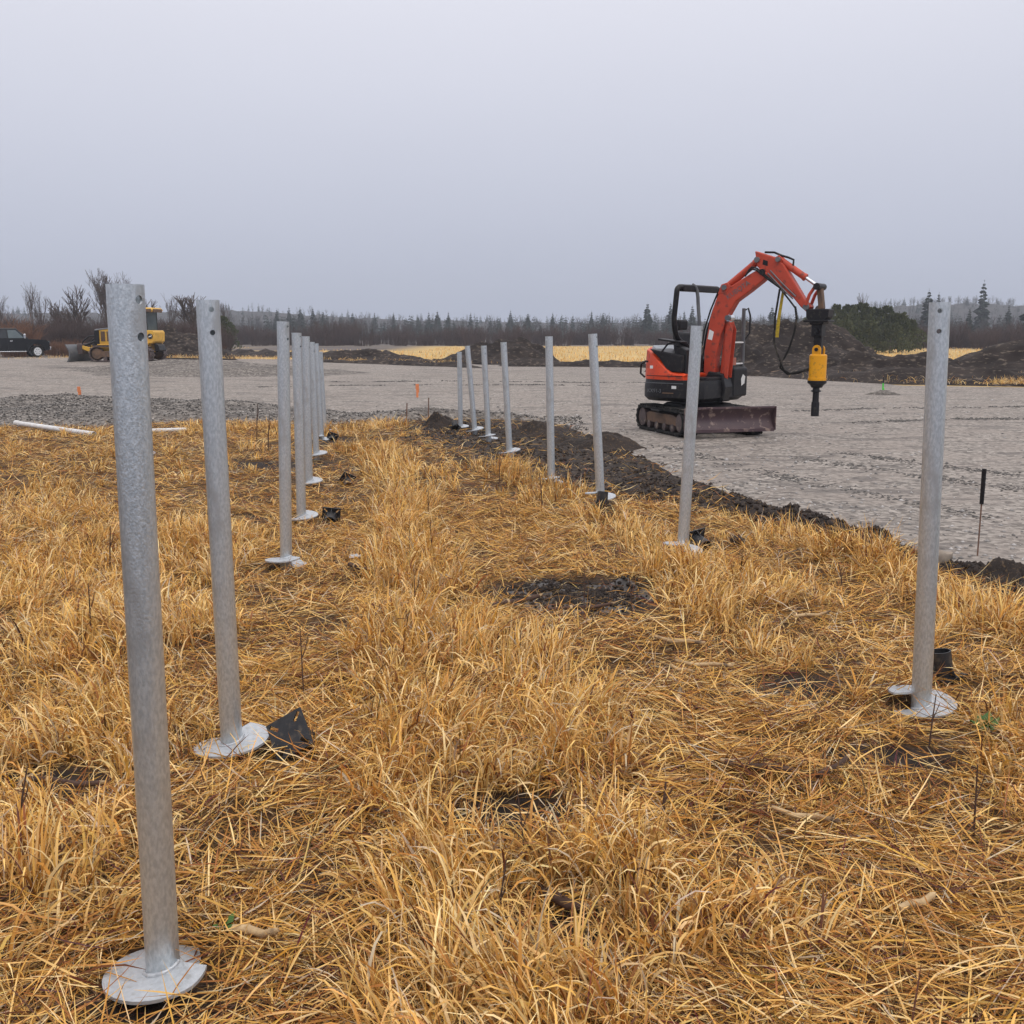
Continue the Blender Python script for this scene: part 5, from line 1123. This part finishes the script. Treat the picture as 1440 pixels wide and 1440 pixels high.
# ------------------------------------------------------------------ straw grass
# strokes of standing (+) and trodden (-) straw: points, width, strength
STROKES = [([(-.15, 1.6), (-.18, 2.3), (-.25, 2.94), (-.40, 3.71), (-.55, 4.96), (-.66, 6.34), (-.78, 7.84), (-1.13, 10.67), (-1.73, 13.71), (-2.6, 16.5)], .36, 1.1),
           ([(.15, 2.0), (.3, 2.7), (.25, 3.6), (.25, 4.4), (.0, 5.4)], .30, .8),
           ([(-1.5, 1.8), (-1.42, 2.6), (-1.62, 3.4), (-1.85, 4.46), (-2.3, 6.3), (-2.4, 8.2)], .38, .95), ([(-2.8, 4), (-3.6, 7), (-5, 11)], .6, .5),
           ([(1.7, 2.2), (1.85, 3.2), (2.1, 4.2)], .25, .8), ([(.95, 2.2), (.75, 2.7)], .3, .6), ([(.95, 8.6), (1.1, 7.4), (1.15, 6.6), (1.2, 6.0)], .28, .9), ([(2.35, 8.4), (2.65, 7.3), (2.75, 6.4), (3.0, 5.6)], .22, 1.0),
           ([(-.35, 13.0), (.15, 12.0), (.45, 10.8), (.7, 9.6)], .35, .8), ([(-3.9, 17.5), (-3.3, 18.3), (-5, 18)], .5, .8), ([(-2.2, 19), (-1.7, 18.6)], .35, .9), ([(1.3, 5.5), (1.5, 4.9), (1.55, 4.4)], .18, .7),
           ([(-.62, 1.7), (-.64, 2.5), (-.80, 3.4), (-1.08, 5), (-1.3, 6.6), (-1.45, 8.4), (-2.0, 11.5), (-2.5, 14)], .26, -1.0), ([(.75, 3.3), (1.0, 4.0), (.85, 5.2), (.55, 5.9)], .38, -1.0), ([(.4, 7.6), (-.1, 8.6), (-.5, 10.5)], .4, -.8), ([(1.5, 2.4), (1.2, 3.2), (1.3, 4.2)], .34, -.9), ([(-.45, 1.8), (-.55, 2.6)], .2, -.5)]
def standing(x, y):
    u = .04+1.6*(fbm(x*1.25, y*1.25, 21, 3)-.47)
    for pts, wd, s in STROKES:
        d, _ = pdist(x, y, pts); u = u+s*np.exp(-(d/wd)**2)*(.45+1.0*vn(x*3.0, y*3.0, 23))
    return np.clip(u, 0, 1.15)
PAL = np.array([(.88, .65, .32), (.82, .535, .19), (.72, .415, .115), (.56, .28, .068), (.37, .16, .042), (.13, .058, .026), (.58, .47, .33)])
def tints(n, w_):
    k = RNG.choice(len(PAL), n, p=np.array(w_)/sum(w_)); c = PAL[k]*RNG.uniform(.78, 1.15, (n, 1)); return c*np.array([1, 1, 1])+RNG.normal(0, .012, (n, 3))
def blades(x, y, z, az, L_, w_, th, kap, roll, ns, col, bend=1.0):
    n = len(x); s = L_/ns; px, py, pz_ = x.copy(), y.copy(), z.copy(); zmin = z+.003
    ca, sa = np.cos(az), np.sin(az); V = np.empty((n, (ns+1)*2, 3), np.float32)
    prof = np.interp(np.linspace(0, 1, ns+1), [0, .15, .55, .85, 1], [.75, 1, .95, .6, .08])
    for i in range(ns+1):
        t_ = th+kap*(i/ns)**bend; ct, st_ = np.cos(t_), np.sin(t_); cr, sr_ = np.cos(roll*(.5+i/ns)), np.sin(roll*(.5+i/ns))
        hx, hy = -sa, ca; nx, ny, nz = ct*ca, ct*sa, -st_
        wx, wy, wz = (hx*cr+nx*sr_), (hy*cr+ny*sr_), nz*sr_
        hw = w_*prof[i]*.5
        V[:, 2*i, 0] = px-wx*hw; V[:, 2*i, 1] = py-wy*hw; V[:, 2*i, 2] = pz_-wz*hw
        V[:, 2*i+1, 0] = px+wx*hw; V[:, 2*i+1, 1] = py+wy*hw; V[:, 2*i+1, 2] = pz_+wz*hw
        px = px+s*st_*ca; py = py+s*st_*sa; pz_ = np.maximum(pz_+s*ct, zmin)
    f = np.array([(2*i, 2*i+1, 2*i+3, 2*i+2) for i in range(ns)])
    F = (f[None]+(2*ns+2)*np.arange(n)[:, None, None]).reshape(-1, 4)
    return V.reshape(-1, 3), F, np.repeat(col, 2*ns+2, 0)
BARE = [(p[0], p[1], .16) for p in PILES]+[(1.29, 7.48, .17), (-.90, 3.84, .13), (-1.66, 9.2, .12), (1.45, 7.9, .12), (.87, 9.64, .13), (2.135, 4.76, .12)]
def place(n, y0, y1):
    """root points spread evenly over the ground in and beside the view"""
    yy = np.sqrt(RNG.random(n)*((y1+2.5)**2-(y0+2.5)**2)+(y0+2.5)**2)-2.5
    xx = (RNG.random(n)*2-1)*(.53*yy+1.1)
    return xx, yy
def allowed(x, y, lying):
    sd = pad_sd(x, y); so = soilness(x, y); e = np.interp(x, PNX, PNY)-y
    p = np.where(sd > -.02, 0, 1.0)*np.where((e < .25) & (x < .6), 0, 1)
    p = np.where((y > np.interp(x, SLX, SLY)+.15) & (x > -1.2) & (so > .5), p*.4, p)
    p = p*(1-so*(.60 if lying else .96))
    if lying: p = p*np.where(fbm(x*2.4, y*2.4, 47, 3) > .60, .38, 1.0)
    if lying: p = np.where((so > .3) & (pdist(x, y, SOIL_LINE)[0] > 2), p*.3, p)
    for bx, by, br in BARE: p = np.where(np.hypot(x-bx, y-by) < br, 0 if not lying else p*.04, p)
    return RNG.random(len(x)) < p
def straw_zone(name, y0, y1, area, lie_d, std_d, ns, wk, lab, chaff=1.1):
    parts = []
    # trodden mat
    n = int(area*lie_d); x, y = place(n, y0, y1); k = allowed(x, y, True); x, y = x[k], y[k]; u = standing(x, y); n = len(x)
    flow = (fbm(x*.7, y*.7, 25)-.5)*14; az = np.where(RNG.random(n) < .65, flow+RNG.normal(0, .55, n), RNG.random(n)*6.28)+np.where(RNG.random(n) < .5, math.pi, 0)
    L_ = RNG.uniform(.05, .24, n)*np.where(RNG.random(n) < .12, 1.5, 1); th = RNG.normal(1.38, .20, n); kap = RNG.normal(.20, .5, n)
    z = gz(x, y)+RNG.random(n)**1.6*(.02+.055*vn(x*2, y*2, 27))
    parts.append(blades(x, y, z, az, L_, RNG.uniform(.0024, .0066, n)*wk, th, kap, RNG.normal(0, .7, n), max(2, ns-3), tints(n, (1.5, 2.5, 2.9, 2.8, 2.7, 3.4, .7))))  # mat tinted darker: old straw, plus shadow between tufts put into the colour
    # fine broken chaff worked into the mat
    n = int(area*lie_d*chaff); x, y = place(n, y0, y1); k = allowed(x, y, True); x, y = x[k], y[k]; n = len(x)
    parts.append(blades(x, y, gz(x, y)+RNG.random(n)*(.02+.035*vn(x*2, y*2, 27)), RNG.random(n)*6.28, RNG.uniform(.02, .09, n), RNG.uniform(.0016, .0046, n)*wk, RNG.normal(1.42, .22, n), RNG.normal(0, .3, n), RNG.normal(0, .9, n), 1, tints(n, (1.2, 2.2, 2.6, 2.8, 2.8, 2.4, 1.6))))
    # standing, arching straw in tufts
    nt_ = int(area*std_d/22); tx, ty = place(nt_, y0, y1); u = standing(tx, ty); k = (RNG.random(nt_) < np.clip(u*1.1-.12, 0, 1)) & allowed(tx, ty, False); tx, ty, u = tx[k], ty[k], u[k]
    m = RNG.integers(12, 36, len(tx)); idx = np.repeat(np.arange(len(tx)), m); n = len(idx)
    r = np.abs(RNG.normal(0, .045, n)); a = RNG.random(n)*6.28; x = tx[idx]+np.cos(a)*r; y = ty[idx]+np.sin(a)*r
    lean_az = (vn(tx*.8, ty*.8, 29)*9)[idx]; az = np.where(RNG.random(n) < .5, a+RNG.normal(0, .7, n), lean_az+RNG.normal(0, .7, n))
    th = np.abs(RNG.normal(.26, .24, n))+.22*(1-np.clip(u[idx], 0, 1)); L_ = RNG.uniform(.10, .31, n)*(.45+.5*u[idx])*(.75+.6*vn(tx*1.5, ty*1.5, 28)[idx])
    kap = RNG.uniform(1.2, 3.7, n)*np.where(RNG.random(n) < .3, .3, 1)
    col = tints(n, (3.2, 4.0, 3.4, 2.0, 1.4, .8, .9))*(.84+.32*RNG.random(len(tx)))[idx][:, None]
    parts.append(blades(x, y, gz(x, y)-.005, az, L_, (.0026+.0088*RNG.random(n)**1.7)*wk, th, kap, RNG.normal(0, .6, n), ns, col, bend=2.2))
    n0 = 0; VV = []; FF = []; TT = []
    for V_, F_, T_ in parts: VV.append(V_); FF.append(F_+n0); TT.append(T_); n0 += len(V_)
    o = link(name, np_mesh(name, np.concatenate(VV), np.concatenate(FF), 'straw', np.clip(np.concatenate(TT), .02, 1)))
    return tag(o, lab, 'straw', kind='stuff')
def area(y0, y1): return .53*(y1**2-y0**2)+2.2*(y1-y0)
straw_zone('straw_near', 1.3, 5.0, area(1.3, 5.0), 4300, 3600, 6, .95, 'dry golden straw, trodden flat and in arching tufts, in the foreground', .9)
straw_zone('straw_middle', 5.0, 10.0, area(5, 10), 2000, 2600, 4, 1.0, 'dry golden straw between the pile rows in the middle ground', .5)
straw_zone('straw_back', 10.0, 21.0, area(10, 21), 560, 800, 3, 1.35, 'dry golden straw running back to the gravel', .4)
# straw field beyond the pad, with tufts on the soil ridges
n = 18000; D = 54+RNG.random(n)**1.3*90; x = RNG.uniform(-.36, .62, n)*D; k = (D > np.interp(x, PFX, PFY)+1.5) & ~((x < -9) & (fbm(x*.06+3, D*.05, 41) > .44)); x, D = x[k], D[k]; n = len(x)
P1 = blades(x, D, gz(x, D)-.02, RNG.random(n)*6.28, RNG.uniform(.08, .30, n), RNG.uniform(.03, .07, n), np.abs(RNG.normal(.15, .15, n)), RNG.uniform(.1, .9, n), RNG.normal(0, .8, n), 2, np.clip(tints(n, (3, 4, 2, .6, .2, .1, 1.5)), .02, 1))
tag(link('field_straw', np_mesh('field_straw', P1[0], P1[1], 'straw', P1[2])), 'pale standing straw of the field beyond the gravel pad', 'straw', kind='stuff')
xs_, ys_ = [], []
for (cx, cy, rx, ry, q) in ((15.2, 36.3, 1.4, .8, 840), (17.6, 35.2, 1.0, .5, 520), (20.5, 33.3, 2.4, .6, 900), (16.2, 37.6, 1.8, .8, 500), (19.5, 33.6, 2.4, .5, 1400), (13.2, 38.2, 1.0, .6, 320), (-20, 56, 4, .6, 800), (-15, 64, 5, 1.5, 1000), (-7, 57.6, 3, .5, 440), (23.5, 32.2, 2, .5, 400)):
    xs_.append(RNG.normal(cx, rx, 2*q)); ys_.append(RNG.normal(cy, ry, 2*q))
x, y = np.concatenate(xs_), np.concatenate(ys_); k = fbm(x*1.3, y*1.3, 99) > .46; x, y = x[k], y[k]; n = len(x)
P1 = blades(x, y, gz(x, y)+.12, RNG.random(n)*6.28, RNG.uniform(.10, .34, n), RNG.uniform(.006, .016, n), np.abs(RNG.normal(.5, .45, n)), RNG.uniform(.4, 2.4, n), RNG.normal(0, .8, n), 3, np.clip(tints(n, (3, 4, 2.5, 1, .4, .2, 1)), .02, 1))
tag(link('ridge_straw', np_mesh('ridge_straw', P1[0], P1[1], 'straw', P1[2])), 'straw tufts on the soil ridges along the far edge of the pad', 'straw', kind='stuff')
